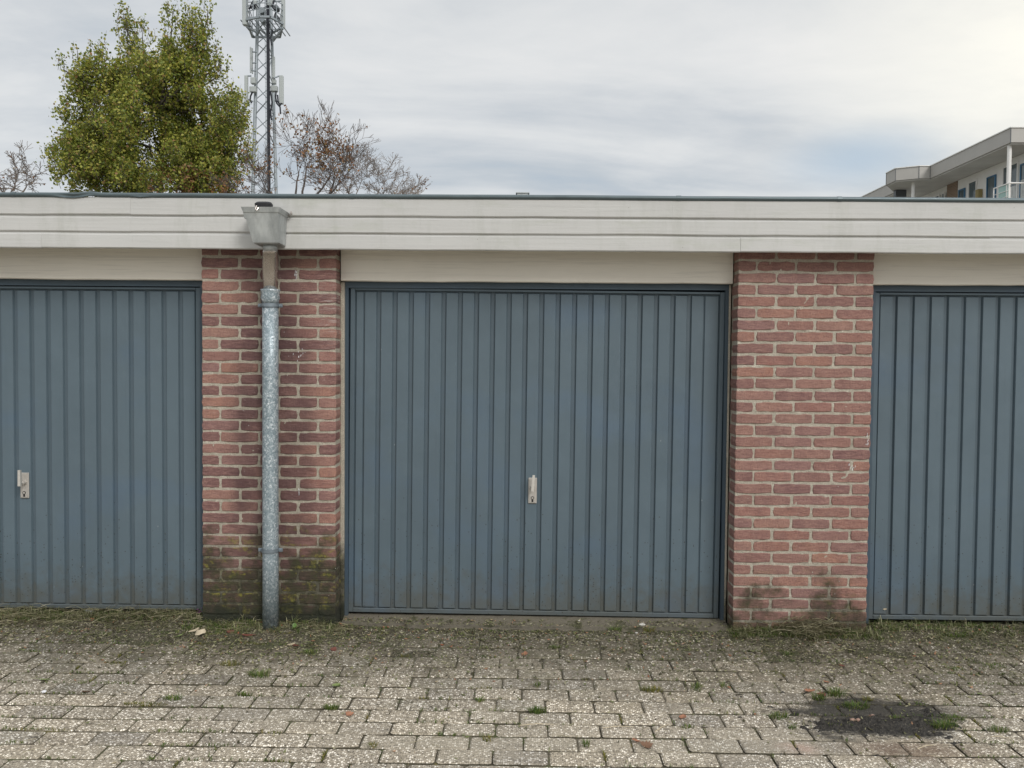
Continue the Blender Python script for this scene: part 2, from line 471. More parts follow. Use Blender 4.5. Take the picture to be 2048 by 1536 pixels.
mt_paver, T = material('washed_concrete_paver')
p = pos(T)
d, n1, n2, sx = dirtmask(T, p)
v = T.n('ShaderNodeTexVoronoi', {'Vector': p, 'Scale': 120.0})
c = T.n('ShaderNodeSeparateColor', {0: v.outputs['Color']}).outputs[0]
v2 = T.n('ShaderNodeTexVoronoi', {'Vector': p, 'Scale': 235.0})
cc = T.n('ShaderNodeSeparateColor', {0: v2.outputs['Color']}).outputs[0]
peb = T.ramp(c, [(0.0, (0.085, 0.075, 0.064)), (0.30, (0.20, 0.178, 0.15)), (0.52, (0.33, 0.30, 0.255)), (0.68, (0.56, 0.52, 0.46)), (0.82, (0.86, 0.83, 0.77)), (1.0, (0.95, 0.92, 0.87))])
cement = T.mix(cc, (0.15, 0.133, 0.108), (0.44, 0.40, 0.335))
stone = T.mix(T.mrange(v.outputs['Distance'], 0.55, 0.38), cement, peb)
r = rnd(T)
tint = T.ramp(T.math('FRACT', T.math('ADD', r, T.math('MULTIPLY', n1, 0.2))), [(0, (1.02, 1.0, 0.95)), (0.25, (1.28, 1.22, 1.12)), (0.5, (0.86, 0.84, 0.82)), (0.75, (1.38, 1.30, 1.17)), (1, (1.12, 1.09, 1.03))])
stone = T.mix(1.0, stone, tint, 'MULTIPLY')
sand = T.mrange(T.noise(T.vmap(p, (0.9, 2.4, 1), (1.3, 0.4, 0)), 1.0, 6, 0.6), 0.47, 0.66, 0, 0.5)
stone = T.mix(sand, stone, (0.42, 0.37, 0.285))
soil = T.mix(n2, (0.060, 0.052, 0.035), (0.165, 0.140, 0.100))
mossy = T.mrange(T.noise(p, 7.0, 6, 0.7), 0.48, 0.64)
soil = T.mix(T.math('MULTIPLY', mossy, 0.6), soil, (0.075, 0.078, 0.032))
dd = T.math('MULTIPLY', d, T.mrange(c, 0.85, 0.95, 0.92, 0.30))
col = T.mix(dd, stone, soil)
rust = T.math('MULTIPLY', T.gauss(p, (1.52, -1.27, 0), (0.40, 0.13, 1)), T.mrange(n2, 0.3, 0.6, 0.3, 1.0))
col = T.mix(T.math('MULTIPLY', rust, 0.85), col, (0.12, 0.07, 0.045))
nd = T.noise(T.vmap(p, (3.5, 9, 1)), 1.0, 6, 0.7)
dk = T.math('ADD', T.gauss(p, (1.52, -0.98, 0), (0.62, 0.34, 1)), T.math('MULTIPLY', T.math('SUBTRACT', nd, 0.5), 2.2))
col = T.mix(T.mrange(dk, 0.25, 0.62, 0.0, 0.92), col, (0.028, 0.026, 0.022))
pk = T.math('MULTIPLY', T.gauss(p, (1.08, -1.27, 0), (0.12, 0.08, 1)), T.mrange(n2, 0.35, 0.6, 0.2, 1.0))
col = T.mix(T.math('MULTIPLY', pk, 0.9), col, (0.42, 0.30, 0.24))
nz_ = T.n('ShaderNodeSeparateXYZ', {0: T.n('ShaderNodeNewGeometry').outputs['True Normal']}).outputs[2]
col = T.mix(T.mrange(nz_, 0.85, 0.45), col, T.mix(n2, (0.045, 0.038, 0.025), (0.11, 0.098, 0.062)))
finish(T, col, 0.9, T.math('SUBTRACT', 1.0, v.outputs['Distance']), 0.7, 0.005)

mt_joint, T = material('joint_sand_and_moss')
p = pos(T)
g = T.noise(p, 160, 3, 0.8)
col = T.mix(g, (0.060, 0.050, 0.034), (0.20, 0.172, 0.122))
ms = T.mrange(T.noise(p, 5.5, 6, 0.7), 0.50, 0.60)
col = T.mix(T.math('MULTIPLY', ms, 0.85), col, (0.070, 0.088, 0.022))
yl = T.mrange(T.noise(T.vmap(p, (1, 1, 1), (4, 2, 0)), 4.0, 6, 0.7), 0.60, 0.66)
col = T.mix(T.math('MULTIPLY', yl, 0.7), col, (0.21, 0.175, 0.04))
finish(T, col, 1.0, g, 0.8, 0.006)

mt_soil, T = material('soil_and_crumbs')
p = pos(T)
g = T.n('ShaderNodeTexVoronoi', {'Vector': p, 'Scale': 150.0})
c = T.n('ShaderNodeSeparateColor', {0: g.outputs['Color']}).outputs[0]
col = T.ramp(c, [(0, (0.045, 0.038, 0.026)), (0.5, (0.10, 0.086, 0.058)), (0.85, (0.15, 0.13, 0.088)), (0.93, (0.30, 0.27, 0.19)), (1, (0.50, 0.46, 0.36))])
ms = T.mrange(T.noise(p, 9.0, 6, 0.7), 0.47, 0.62)
col = T.mix(T.math('MULTIPLY', ms, 0.7), col, (0.062, 0.070, 0.024))
finish(T, col, 1.0, T.noise(p, 110, 5, 0.75), 1.0, 0.010)

mt_peat, T = material('black_wet_soil')
p = pos(T)
g = T.noise(p, 120, 4, 0.75)
col = T.ramp(g, [(0.3, (0.010, 0.009, 0.008)), (0.5, (0.030, 0.027, 0.023)), (0.64, (0.085, 0.074, 0.058)), (0.75, (0.20, 0.18, 0.14))])
finish(T, col, 0.75, T.noise(p, 70, 5, 0.75), 1.0, 0.012)

mt_conc, T = material('old_concrete')
p = pos(T)
g = T.noise(p, 150, 4, 0.8)
col = T.mix(g, (0.085, 0.074, 0.055), (0.205, 0.18, 0.138))
n2 = T.noise(p, 10, 6, 0.7)
col = T.mix(T.mrange(n2, 0.45, 0.7, 0, 0.7), col, (0.13, 0.118, 0.078))
my = T.n('ShaderNodeSeparateXYZ', {0: p}).outputs[1]
col = T.mix(T.math('MULTIPLY', T.mrange(T.noise(T.vmap(p, (1, 1, 1), (7, 3, 0)), 7, 5, 0.7), 0.57, 0.64), 0.85), col, (0.050, 0.052, 0.020))
finish(T, col, 0.95, g, 0.6, 0.005)

mt_ground = simple('outer_ground', (0.16, 0.15, 0.12), 1.0, 0.2, 2)

def leafmat(name, stops, trans=0.35, rough=0.5):
    mt, T = material(name)
    col = T.ramp(island(T), stops)
    p = pos(T)
    col = T.mix(T.mrange(T.noise(p, 1.1, 3), 0.35, 0.65, 0.0, 0.35), col, tuple(q * 0.55 for q in stops[0][1]))
    b = T.n('ShaderNodeBsdfPrincipled', {'Base Color': col, 'Roughness': rough, 'Specular IOR Level': 0.35})
    tr = T.n('ShaderNodeBsdfTranslucent', {0: col})
    mx = T.n('ShaderNodeMixShader', {0: trans, 1: b.outputs[0], 2: tr.outputs[0]})
    T.n('ShaderNodeOutputMaterial', {0: mx.outputs[0]})
    return mt
mt_leaf = leafmat('autumn_maple_leaf', [(0.0, (0.105, 0.15, 0.032)), (0.35, (0.24, 0.285, 0.048)), (0.65, (0.41, 0.425, 0.072)), (0.9, (0.56, 0.51, 0.12)), (0.97, (0.38, 0.25, 0.10)), (1.0, (0.40, 0.20, 0.10))])
mt_leaf_o = leafmat('dry_orange_leaf', [(0.0, (0.17, 0.10, 0.06)), (0.4, (0.34, 0.16, 0.075)), (0.7, (0.44, 0.22, 0.10)), (1.0, (0.30, 0.24, 0.07))])
mt_grass = leafmat('grass_blade', [(0.0, (0.055, 0.10, 0.018)), (0.4, (0.10, 0.17, 0.03)), (0.8, (0.17, 0.22, 0.05)), (1.0, (0.36, 0.32, 0.12))], 0.25)
mt_grass_y = leafmat('yellow_grass', [(0.0, (0.09, 0.12, 0.025)), (0.5, (0.20, 0.21, 0.05)), (1.0, (0.40, 0.30, 0.10))], 0.25)
mt_weed = leafmat('wilted_weed', [(0.0, (0.07, 0.085, 0.03)), (0.4, (0.15, 0.17, 0.07)), (0.75, (0.26, 0.26, 0.12)), (1.0, (0.46, 0.42, 0.26))], 0.2)
mt_litter = leafmat('litter_bits', [(0.0, (0.05, 0.045, 0.025)), (0.3, (0.11, 0.10, 0.05)), (0.55, (0.17, 0.19, 0.075)), (0.78, (0.30, 0.28, 0.15)), (0.92, (0.46, 0.43, 0.29)), (1.0, (0.38, 0.14, 0.07))], 0.1)
mt_twig = leafmat('twig_bits', [(0.0, (0.06, 0.05, 0.03)), (0.4, (0.17, 0.15, 0.085)), (0.7, (0.32, 0.30, 0.17)), (1.0, (0.56, 0.50, 0.35))], 0.0)
mt_bark = simple('grey_bark', (0.10, 0.085, 0.07), 0.9, 0.3, 10)
mt_bark_d = simple('dark_bark', (0.12, 0.10, 0.09), 0.9, 0.3, 10)
mt_bark_l = simple('pale_twig_bark', (0.22, 0.185, 0.16), 0.9, 0.3, 10)

# ------------------------------------------------------------------ the ground
g = MB()
g.add([(-600, -600, -0.14), (600, -600, -0.14), (600, 900, -0.14), (-600, 900, -0.14)], [(0, 1, 2, 3)])
g.build('ground', mt_ground, kind='structure')

PX0, PX1, PY0 = -6.0, 6.0, -9.0
g = MB()
nx, ny = 300, 220
vs, fs = [], []
for j in range(ny + 1):
    for i in range(nx + 1):
        xx, yy = PX0 + (PX1 - PX0) * i / nx, PY0 + (0.0 - PY0) * j / ny
        vs.append((xx, yy, -0.0085 + 0.0045 * fbm(xx * 2.3, yy * 2.3) + 0.002 * fbm(xx * 9, yy * 9)))
for j in range(ny):
    for i in range(nx):
        a = j * (nx + 1) + i
        fs.append((a, a + 1, a + nx + 2, a + nx + 1))
g.add(vs, fs)
pavement = g.build('pavement', mt_joint, kind='structure')

rows = [-.022, -.137, -.262, -.390, -.520, -.637, -.753, -.866, -.978, -1.092, -1.196, -1.305, -1.412]
while rows[-1] > PY0: rows.append(rows[-1] - 0.108)
def paver_mesh(L, Wd, seed):
    rr = random.Random(seed)
    b = MB()
    j = lambda a: rr.uniform(-a, a)
    hx, hy = L / 2, Wd / 2
    ch = 0.0045
    # outline with worn corners, 12 points
    out = []
    for sx, sy in ((-1, -1), (1, -1), (1, 1), (-1, 1)):
        k = rr.uniform(0.004, 0.012)
        a = (sx * hx, sy * (hy - k)); c_ = (sx * (hx - k), sy * hy)
        out += [a, c_] if sx * sy > 0 else [c_, a]
    pts = []
    for i in range(8):
        a, c_ = out[i], out[(i + 1) % 8]
        pts.append(a)
        if i % 2 == 1:
            pts.append(((a[0] + c_[0]) / 2 + j(0.0012), (a[1] + c_[1]) / 2 + j(0.0012)))
    n = len(pts)
    ztop = [j(0.0010) for _ in range(n)]
    vs = [(x, y, -0.055) for x, y in pts] + [(x, y, -ch + q) for (x, y), q in zip(pts, ztop)] + \
         [(x * (1 - ch * 1.3 / hx), y * (1 - ch * 1.3 / hy), q) for (x, y), q in zip(pts, ztop)]
    fs = [(i, (i + 1) % n, n + (i + 1) % n, n + i) for i in range(n)] + [(n + i, n + (i + 1) % n, 2 * n + (i + 1) % n, 2 * n + i) for i in range(n)]
    fs.append(tuple(range(2 * n, 3 * n)))
    b.add(vs, fs)
    return b
pm = [paver_mesh(0.204, 1.0, s) for s in range(8)]
cells = []
for k in range(len(rows) - 1):
    y1, y0 = rows[k], rows[k + 1]
    rr = random.Random(k * 13 + 5)
    off = (0.105 if k % 2 else 0.0) + rr.uniform(-0.02, 0.02) + {0: 0.0}.get(k, 0)
    if k == 0: off = -0.965 + 0.21 * 20
    elif k == 1: off = -0.965 + 0.115 + 4.2
    x = PX0 - 0.3 + (off % 0.21)
    while x < PX1 - 0.1:
        w = 0.2105
        cells.append((x + w / 2, (y0 + y1) / 2, w - 0.0060 + rr.uniform(-.0020, .001), abs(y1 - y0) - 0.0085, k))
        x += w
def in_view(x, y):
    d = Vector((x, y, 0)) - CAM
    zc = d.dot(fw)
    if zc < 0.3: return None
    px, py = 1024 + F_PX * d.dot(rt) / zc, 768 - F_PX * d.dot(up) / zc
    return zc if -60 < px < 2110 and py < 1575 else None
vis = [(in_view(c[0], c[1]), c) for c in cells]
seen = sorted([q for q in vis if q[0]], key=lambda q: q[0])
near = set(id(q[1]) for q in seen[:300])
base_meshes = {}
rest = MB()
for c in cells:
    x, y, L, Wd, k = c
    rr = random.Random(int((x + 50) * 1000) * 31 + k)
    s = rr.randrange(8)
    dz = rr.uniform(-0.0026, 0.0024) + 0.003 * fbm(x * 1.2, y * 1.2)
    tx, ty, tz = rr.uniform(-.007, .007), rr.uniform(-.005, .005), rr.uniform(-.006, .006)
    if id(c) in near:
        key = (s, round(Wd, 3))
        if key not in base_meshes: base_meshes[key] = paver_mesh(0.204, Wd, s * 100 + int(Wd * 1000)).mesh('paver', mt_paver)
        o = link('paver', base_meshes[key], pavement, (x, y, dz))
        o.rotation_euler = (tx, ty, tz)
        o.scale = (L / 0.204, 1, 1)
    else:
        mb = pm[s]
        rest.add([(x + vx * L / 0.204, y + vy * Wd, dz + vz + vx * ty + vy * Wd * tx) for vx, vy, vz in mb.v], mb.f)
rest.build('paver', mt_paver, pavement, kind='stuff')

# ------------------------------------------------------------------ the garage row
garage = thing('garage_building', 'low row of brick garages with grey blue doors, pale fascia boards and a zinc downpipe', 'garage', (0, 0, 0))

# brick meshes: front outline a little uneven, front edges rounded, sides run back
def brick_mesh(L, D, seed):
    rr = random.Random(seed)
    H = 0.0515
    b = MB()
    hx, hz = L / 2, H / 2
    nx_ = 5 if L > 0.15 else 3
    pts = []
    for i in range(nx_): pts.append((-hx + L * i / nx_, -hz))
    pts.append((hx, -hz)); pts.append((hx, 0))
    for i in range(nx_): pts.append((hx - L * i / nx_, hz))
    pts.append((-hx, hz)); pts.append((-hx, 0))
    pts = [(x + rr.uniform(-.0018, .0018), z + rr.uniform(-.0024, .0024)) for x, z in pts]
    corner = rr.uniform(0.0, 0.003)
    q = []
    for x, z in pts:
        if abs(abs(x) - hx) < .003 and abs(abs(z) - hz) < .003:
            x -= math.copysign(0.002 + corner, x); z -= math.copysign(0.0015, z)
        q.append((x, z))
    pts = q
    n = len(pts)
    e = 0.0035
    fr = [rr.uniform(-.0012, .0012) for _ in range(n)]
    vs = [(x, D, z) for x, z in pts] + [(x, e, z) for x, z in pts] + [(x - math.copysign(min(e, abs(x)), x) * .8, fr[i], z - (math.copysign(e * .8, z) if abs(z) > .01 else 0)) for i, (x, z) in enumerate(pts)]
    fs = [(i, (i + 1) % n, n + (i + 1) % n, n + i) for i in range(n)] + [(n + i, n + (i + 1) % n, 2 * n + (i + 1) % n, 2 * n + i) for i in range(n)]
    fs.append(tuple(range(2 * n, 3 * n)))
    b.add(vs, fs)
    return b
full_b = [brick_mesh(0.203, 0.098, 40 + s) for s in range(10)]
half_b = [brick_mesh(0.095, 0.20, 80 + s) for s in range(8)]
tail_b = [brick_mesh(0.095, 0.09, 120 + s) for s in range(3)]
full_m = [b.mesh('brick', mt_brick) for b in full_b]
half_m = [b.mesh('brick', mt_brick) for b in half_b]
PITCH, Z_TOP, JT = 0.06365, 1.983 + 2 * 0.06365, 0.0105
NC = 34
PIER_D = 0.125
def brick_pier(x0, x1, first_full, name='brick_pier', solo=True, label=None):
    # mortar core
    c = MB()
    nx_, nz_ = int((x1 - x0) / 0.012), 170
    zb, zt = -0.10, 2.11
    vs, fs = [], []
    for j in range(nz_ + 1):
        zz_ = zb + (zt - zb) * j / nz_
        for i in range(nx_ + 1):
            xx = x0 + 0.004 + (x1 - x0 - 0.008) * i / nx_
            vs.append((xx, 0.0038 + 0.0036 * fbm(xx * 34, zz_ * 34, x0), zz_))
    for j in range(nz_):
        for i in range(nx_):
            a = j * (nx_ + 1) + i
            fs.append((a, a + 1, a + nx_ + 2, a + nx_ + 1))
    c.add(vs, fs)
    c.box(x0 + 0.0045, x1 - 0.0045, 0.008, PIER_D, zb, zt)
    core = c.build(name, mt_mortar, garage, label=label)
    joined = MB()
    rr = random.Random(int(x0 * 100))
    for k in range(NC):
        zc = Z_TOP - PITCH * k + 0.0257 + rr.uniform(-.0010, .0010)
        if zc < -0.03: break
        ff = (k % 2 == 0) == first_full
        wid = x1 - x0
        items = []
        n_full = 3
        Lh = 0.095
        Lf = (wid - Lh - 3 * JT) / 3
        x = x0
        seq = ['f', 'f', 'f', 'h'] if ff else ['h', 'f', 'f', 'f']
        for t in seq:
            L = Lf if t == 'f' else Lh
            jl = rr.uniform(-.003, .003)
            items.append((x + L / 2, L + jl, t))
            x += L + JT
        for i, (xc, L, t) in enumerate(items):
            if i == 0: xc, L = x0 + L / 2, L
            if i == 3: xc = x1 - L / 2
            src, srcb, L0 = (full_m, full_b, 0.203) if t == 'f' else (half_m, half_b, 0.095)
            s = rr.randrange(len(src))
            yy = rr.uniform(-.0012, .0014)
            rz = rr.uniform(-.006, .006)
            ry = rr.uniform(-.005, .005)
            if solo:
                o = link('brick', src[s], core, (xc, yy, zc + rr.uniform(-.0012, .0012)))
                o.scale = (L / L0, (PIER_D - 0.004) / 0.20 if t == 'h' else 1, 1)
                o.rotation_euler = (0, ry, rz * 0.4)
            else:
                joined.add([(xc + vx * L / L0, yy + vy * ((PIER_D - .004) / .2 if t == 'h' else 1), zc + vz) for vx, vy, vz in srcb[s].v], srcb[s].f)
    if not solo:
        joined.build('brick', mt_brick, core, kind='stuff')
    return core
brick_pier(-1.752, -1.012, True, label='damp brick pier with moss at its foot, behind the downpipe')
brick_pier(1.172, 1.905, False, label='clean red brick pier beside the right door')
brick_pier(-4.76, -4.02, False, solo=False)
brick_pier(4.17, 4.90, True, solo=False)

# walls and roof behind
b = MB()
b.box(-4.76, -4.755 + .2, PIER_D + .002, 6.0, -0.1, 2.2)
b.box(4.70, 4.90, PIER_D + .002, 6.0, -0.1, 2.2)
b.box(-4.55, 4.69, 5.8, 6.0, -0.1, 2.2)
for xa, xb in ((-1.70, -1.06), (1.215, 1.86)):
    b.box(xa, xb, 0.26, 5.79, -0.1, 2.2)
b.build('wall', mt_mortar, garage)
b = MB()
b.box(-4.86, 5.0, -0.095, 6.1, 2.205, 2.325)
b.build('roof', mt_roofing, garage)
b = MB()
b.box(-4.86, 5.0, -0.092, 0.30, 2.115, 2.20)        # soffit and top of the wall
b.build('soffit', mt_fascia, garage)

# fascia boards: three planks high, butt joints where the photograph has them
def board(x0, x1, z0, z1, y0, y1, seed, mt, name, wob=0.0016):
    n = max(4, int((x1 - x0) / 0.07))
    c = 0.005
    prof = [(y1, z0), (y0 + .004, z0), (y0, z0 + c), (y0, z1 - c), (y0 + .004, z1), (y1, z1)]
    vs, fs = [], []
    for i in range(n + 1):
        xx = x0 + (x1 - x0) * i / n
        wz = wob * fbm(xx * 1.7, seed)
        wz2 = wob * 1.6 * fbm(xx * 2.3, seed + 4.4)
        wy = wob * fbm(xx * 1.3, seed + 9)
        for k, (yy, z_) in enumerate(prof):
            low_ = k < 3
            vs.append((xx, yy + (wy if k not in (0, 5) else 0), z_ + (wz2 if low_ else wz)))
    m_ = len(prof)
    for i in range(n):
        for k in range(m_):
            a = i * m_ + k; bb = i * m_ + (k + 1) % m_
            fs.append((a, bb, bb + m_, a + m_))
    fs.append(tuple(range(m_))[::-1]); fs.append(tuple(range(n * m_, (n + 1) * m_)))
    q = MB(); q.add(vs, [f[::-1] for f in fs])
    return q.build(name, mt, garage)
seams = [
    (2.243, 2.337, [-4.86, -2.077, 0.79, 3.6, 5.0]),
    (2.154, 2.232, [-4.86, -2.08, -0.54, 2.46, 5.0]),
    (2.067, 2.143, [-4.86, -2.556, -2.07, 1.15, 3.4, 5.0]),
]
for ri, (z0, z1, xs) in enumerate(seams):
    for i in range(len(xs) - 1):
        board(xs[i] + .0002, xs[i + 1] - .0002, z0, z1, -0.120 + ri * 0.001, -0.100, ri * 10 + i + .3, mt_fascia, 'fascia_board')
b = MB()
b.box(-4.86, 5.0, -0.109, -0.098, 2.075, 2.330)
b.build('fascia_backing', mt_fascia, garage)

# rolled metal roof edge, with the dents on the left
b = MB()
xs = np.arange(-4.9, 5.05, 0.03)
vs, fs = [], []
nk = 12
for i, xx in enumerate(xs):
    dent = 0.020 * math.exp(-((xx + 2.385) / 0.070) ** 2) + 0.006 * math.exp(-((xx + 2.30) / 0.03) ** 2) + 0.009 * math.exp(-((xx + 2.02) / 0.035) ** 2)
    lift = 0.007 * math.exp(-((xx + 2.29) / 0.04) ** 2) + 0.002 * fbm(xx * 0.9, 1.7)
    for k in range(nk):
        t = math.pi * (0.5 + 1.05 * k / (nk - 1))
        yy = -0.118 + 0.013 * math.cos(t)
        z_ = 2.3465 + 0.0125 * math.sin(t) + lift
        if 2 <= k <= 8:
            yy += dent * 0.7 * math.sin(math.pi * (k - 2) / 6)
            z_ -= dent * 0.45
        if k == 0: yy = -0.06
        vs.append((xx, yy, z_))
for i in range(len(xs) - 1):
    for k in range(nk - 1):
        a = i * nk + k
        fs.append((a, a + 1, a + nk + 1, a + nk))
b.add(vs, [f[::-1] for f in fs])
b.build('roof_trim', mt_trim, garage, smooth=True)
for xx in (-2.70, -0.90, 0.82, 1.66, 2.9):
    q = MB()
    q.tube([(xx - .012, -0.118, 2.3465), (xx + .012, -0.118, 2.3465)], 0.0142, 14)
    q.build('trim_joint', mt_trim, garage, smooth=False)
b = MB()
b.box(-0.03, 0.03, -0.085, -0.05, 2.33, 2.376)
b.box(-0.036, 0.036, -0.09, -0.045, 2.376, 2.380)
b.build('roof_clip', mt_zinc, garage)

# lintel boards above the doors
for xa, xb, s in ((-4.02, -1.755, 3.1), (-1.008, 1.168, 5.7), (1.909, 4.17, 8.2)):
    board(xa + .001, xb - .001, 1.923, 2.114, 0.085, 0.124, s, mt_lintel, 'lintel_board', 0.0024)

# ------------------------------------------------------------------ garage doors
def garage_door(fx0, fx1, px_start, pitch_, n, first_strip, handle_x, handle_open, tilt=0.0, zbot=0.046, label=None):
    """frame from fx0 to fx1, n raised panels, each an own piece on the grooved sheet"""
    door = link('garage_door', None, garage, (0, 0, 0), label=label)
    f = MB()
    zt = 1.924
    f.box(fx0, fx1, 0.128, 0.24, 1.8895, zt)                      # header
    f.box(fx0, fx0 + .0190, 0.128, 0.24, -0.02, 1.8885)
    f.box(fx1 - .0190, fx1, 0.128, 0.24, -0.02, 1.8885)
    f.build('door_frame', mt_frame, door)
    lx0, lx1 = fx0 + .0225, fx1 - .0225
    cx = (lx0 + lx1) / 2
    piv = Vector((cx, 0, 1.0))
    def place(o):
        if tilt:
            o.location = piv
            for v_ in o.data.vertices: v_.co -= piv
            o.rotation_euler = (0, tilt, 0)
        return o
    s = MB()
    s.box(lx0 + .004, lx1 - .004, 0.160, 0.176, zbot + .004, 1.884)
    place(s.build('door_sheet', mt_sheet_shade, door))
    rim = MB()
    rw = 0.026
    rim.box(lx0, lx0 + rw, 0.141, 0.1595, zbot, 1.886, .0025)
    rim.box(lx1 - rw, lx1, 0.141, 0.1595, zbot, 1.886, .0025)
    rim.box(lx0 + rw + .0005, lx1 - rw - .0005, 0.141, 0.1595, 1.872, 1.886, .002)
    rim.box(lx0 + rw + .0005, lx1 - rw - .0005, 0.141, 0.1595, zbot, zbot + .024, .0025)
    place(rim.build('door_rim', mt_rim, door))
    # flat side strips
    z0, z1 = zbot + .026, 1.866
    prr = random.Random(int(fx0 * 311))
    def panel(xa, xb, d, edge=0.0035, nm='door_panel'):
        q = MB()
        yf, yb = 0.1595 - d, 0.1592
        e = edge
        t1, t2 = prr.uniform(-.0009, .0009), prr.uniform(-.0009, .0009)
        q.add([(xa, yb, z0), (xb, yb, z0), (xb, yb, z1), (xa, yb, z1),
               (xa + e, yf + .0015, z0 + e), (xb - e, yf + .0015, z0 + e), (xb - e, yf + .0015, z1 - e), (xa + e, yf + .0015, z1 - e),
               (xa + e + .0015, yf + t1, z0 + e + .0015), (xb - e - .0015, yf + t2, z0 + e + .0015), (xb - e - .0015, yf - t1 * .7, z1 - e - .0015), (xa + e + .0015, yf - t2 * .6, z1 - e - .0015)],
              [(0, 1, 5, 4), (1, 2, 6, 5), (2, 3, 7, 6), (3, 0, 4, 7), (4, 5, 9, 8), (5, 6, 10, 9), (6, 7, 11, 10), (7, 4, 8, 11), (8, 9, 10, 11)])
        return place(q.build(nm, mt_door, door))
    rr = random.Random(int(fx0 * 77))
    wp = pitch_ - 0.0205
    xl, xr = px_start, px_start + pitch_ * (n - 1) + wp
    if xl - .004 - (lx0 + rw + .004) > .012: panel(lx0 + rw + .003, xl - .004, 0.006, nm='edge_strip')
    if (lx1 - rw - .004) - (xr + .004) > .012: panel(xr + .004, lx1 - rw - .003, 0.006, nm='edge_strip')
    for i in range(n):
        x = px_start + pitch_ * i
        panel(x, x + wp, 0.0125 + rr.uniform(-.0006, .0006))
    # rivets on the left strip
    rv = MB()
    for z_ in np.arange(0.15, 1.85, 0.17):
        for xx in (lx0 + rw + .016,):
            rv.tube([(xx, 0.1535, z_), (xx, 0.1515, z_)], [.0028, .0018], 8)
    place(rv.build('rivet', mt_rim, door, kind='stuff'))
    # handle: back plate, lock, knob and lever
    if handle_x is not None:
        h = MB()
        zc = 0.752
        yb = 0.146
        h.box(handle_x - .0245, handle_x + .0245, yb - .0085, yb + .001, zc - .073, zc + .073, .0028)
        h.box(handle_x - .0175, handle_x + .0175, yb - .0105, yb - .0086, zc - .068, zc - .027, .0008)
        h.mi = 1
        h.tube([(handle_x, yb - .0104, zc - .041), (handle_x, yb - .0122, zc - .041)], .0095, 14)
        h.box(handle_x - .005, handle_x + .005, yb - .0120, yb - .0104, zc - .064, zc - .046)
        h.mi = 0
        h.tube([(handle_x, yb - .0122, zc - .041), (handle_x, yb - .0130, zc - .041)], .0062, 12)
        h.tube([(handle_x, yb - .008, zc + .017), (handle_x, yb - .028, zc + .017)], [.0145, .0125], 16)
        y2 = yb - .050
        h.mi = 2
        if True:
            k_ = (-.0075, .0085, -.0065, .0080) if handle_open else (-.0095, .0060, -.002, .0115)
            vs = []
            for (xa, xb, z_) in ((k_[0], k_[1], .003), (k_[2], k_[3], .094)):
                vs += [(handle_x + xa, y2 - .006, zc + z_), (handle_x + xb, y2 - .006, zc + z_), (handle_x + xb, y2 + .006, zc + z_), (handle_x + xa, y2 + .006, zc + z_)]
            h.add(vs, [(3, 2, 1, 0), (4, 5, 6, 7), (0, 1, 5, 4), (1, 2, 6, 5), (2, 3, 7, 6), (3, 0, 4, 7)])
            h.tube([(handle_x, yb - .026, zc + .017), (handle_x, y2 + .004, zc + .017)], .0085, 10)
        place(h.build('door_handle', [mt_plate, mt_black, mt_steel], door, label='aluminium door handle with lever and keyhole plate'))
    # weather seal line between frame and leaf is open: a dark gap shows by itself
    return door
garage_door(-0.993, 1.158, -0.893, 0.0921, 21, True, 0.072, False, tilt=R(0.30), zbot=0.040, label='middle garage door with its lever pointing up')
garage_door(-4.00, -1.795, -2.963 - 0.0945 * 9, 0.09455, 21, False, -2.828, True, zbot=0.046, label='left garage door with handle near the picture edge')
garage_door(1.955, 4.12, 2.0065, 0.0954, 21, False, None, False, zbot=0.040, label='right garage door beside the clean brick pier')

# mortar fillet between frame and left pier, seen right beside the middle door
b = MB()
b.box(-1.016, -0.9935, 0.110, 0.150, 0.0, 1.92, .004)
b.box(1.1585, 1.1712, 0.1262, 0.150, 0.0, 1.92, .003)
b.box(-1.80, -1.757, 0.1265, 0.150, 0.0, 1.92, .002)
b.box(1.908, 1.9545, 0.1265, 0.150, 0.0, 1.92, .002)
b.build('mortar_joint', mt_mortar, garage, kind='stuff')

# threshold slab of the middle door
b = MB()
vs, fs = [], []
for i in range(91):
    xx = -0.995 + 2.16 * i / 90
    for j in range(9):
        t = j / 8
        yy = -0.012 + 0.20 * t
        z_ = -0.006 + 0.036 * min(1, t * 1.45) + 0.002 * fbm(xx * 9, yy * 9) + 0.0012 * fbm(xx * 40, yy * 40)
        vs.append((xx, yy + 0.003 * fbm(xx * 12, 3) * (1 - t), z_))
for i in range(90):
    for j in range(8):
        a = i * 9 + j
        fs.append((a, a + 9, a + 10, a + 1))
b.add(vs, fs)
b.build('threshold', mt_conc, garage)
for xa, xb in ((-4.02, -1.757), (1.909, 4.17)):
    b = MB()
    b.box(xa, xb, -0.012, 0.25, -0.08, 0.004)
    b.build('threshold', mt_conc, garage)

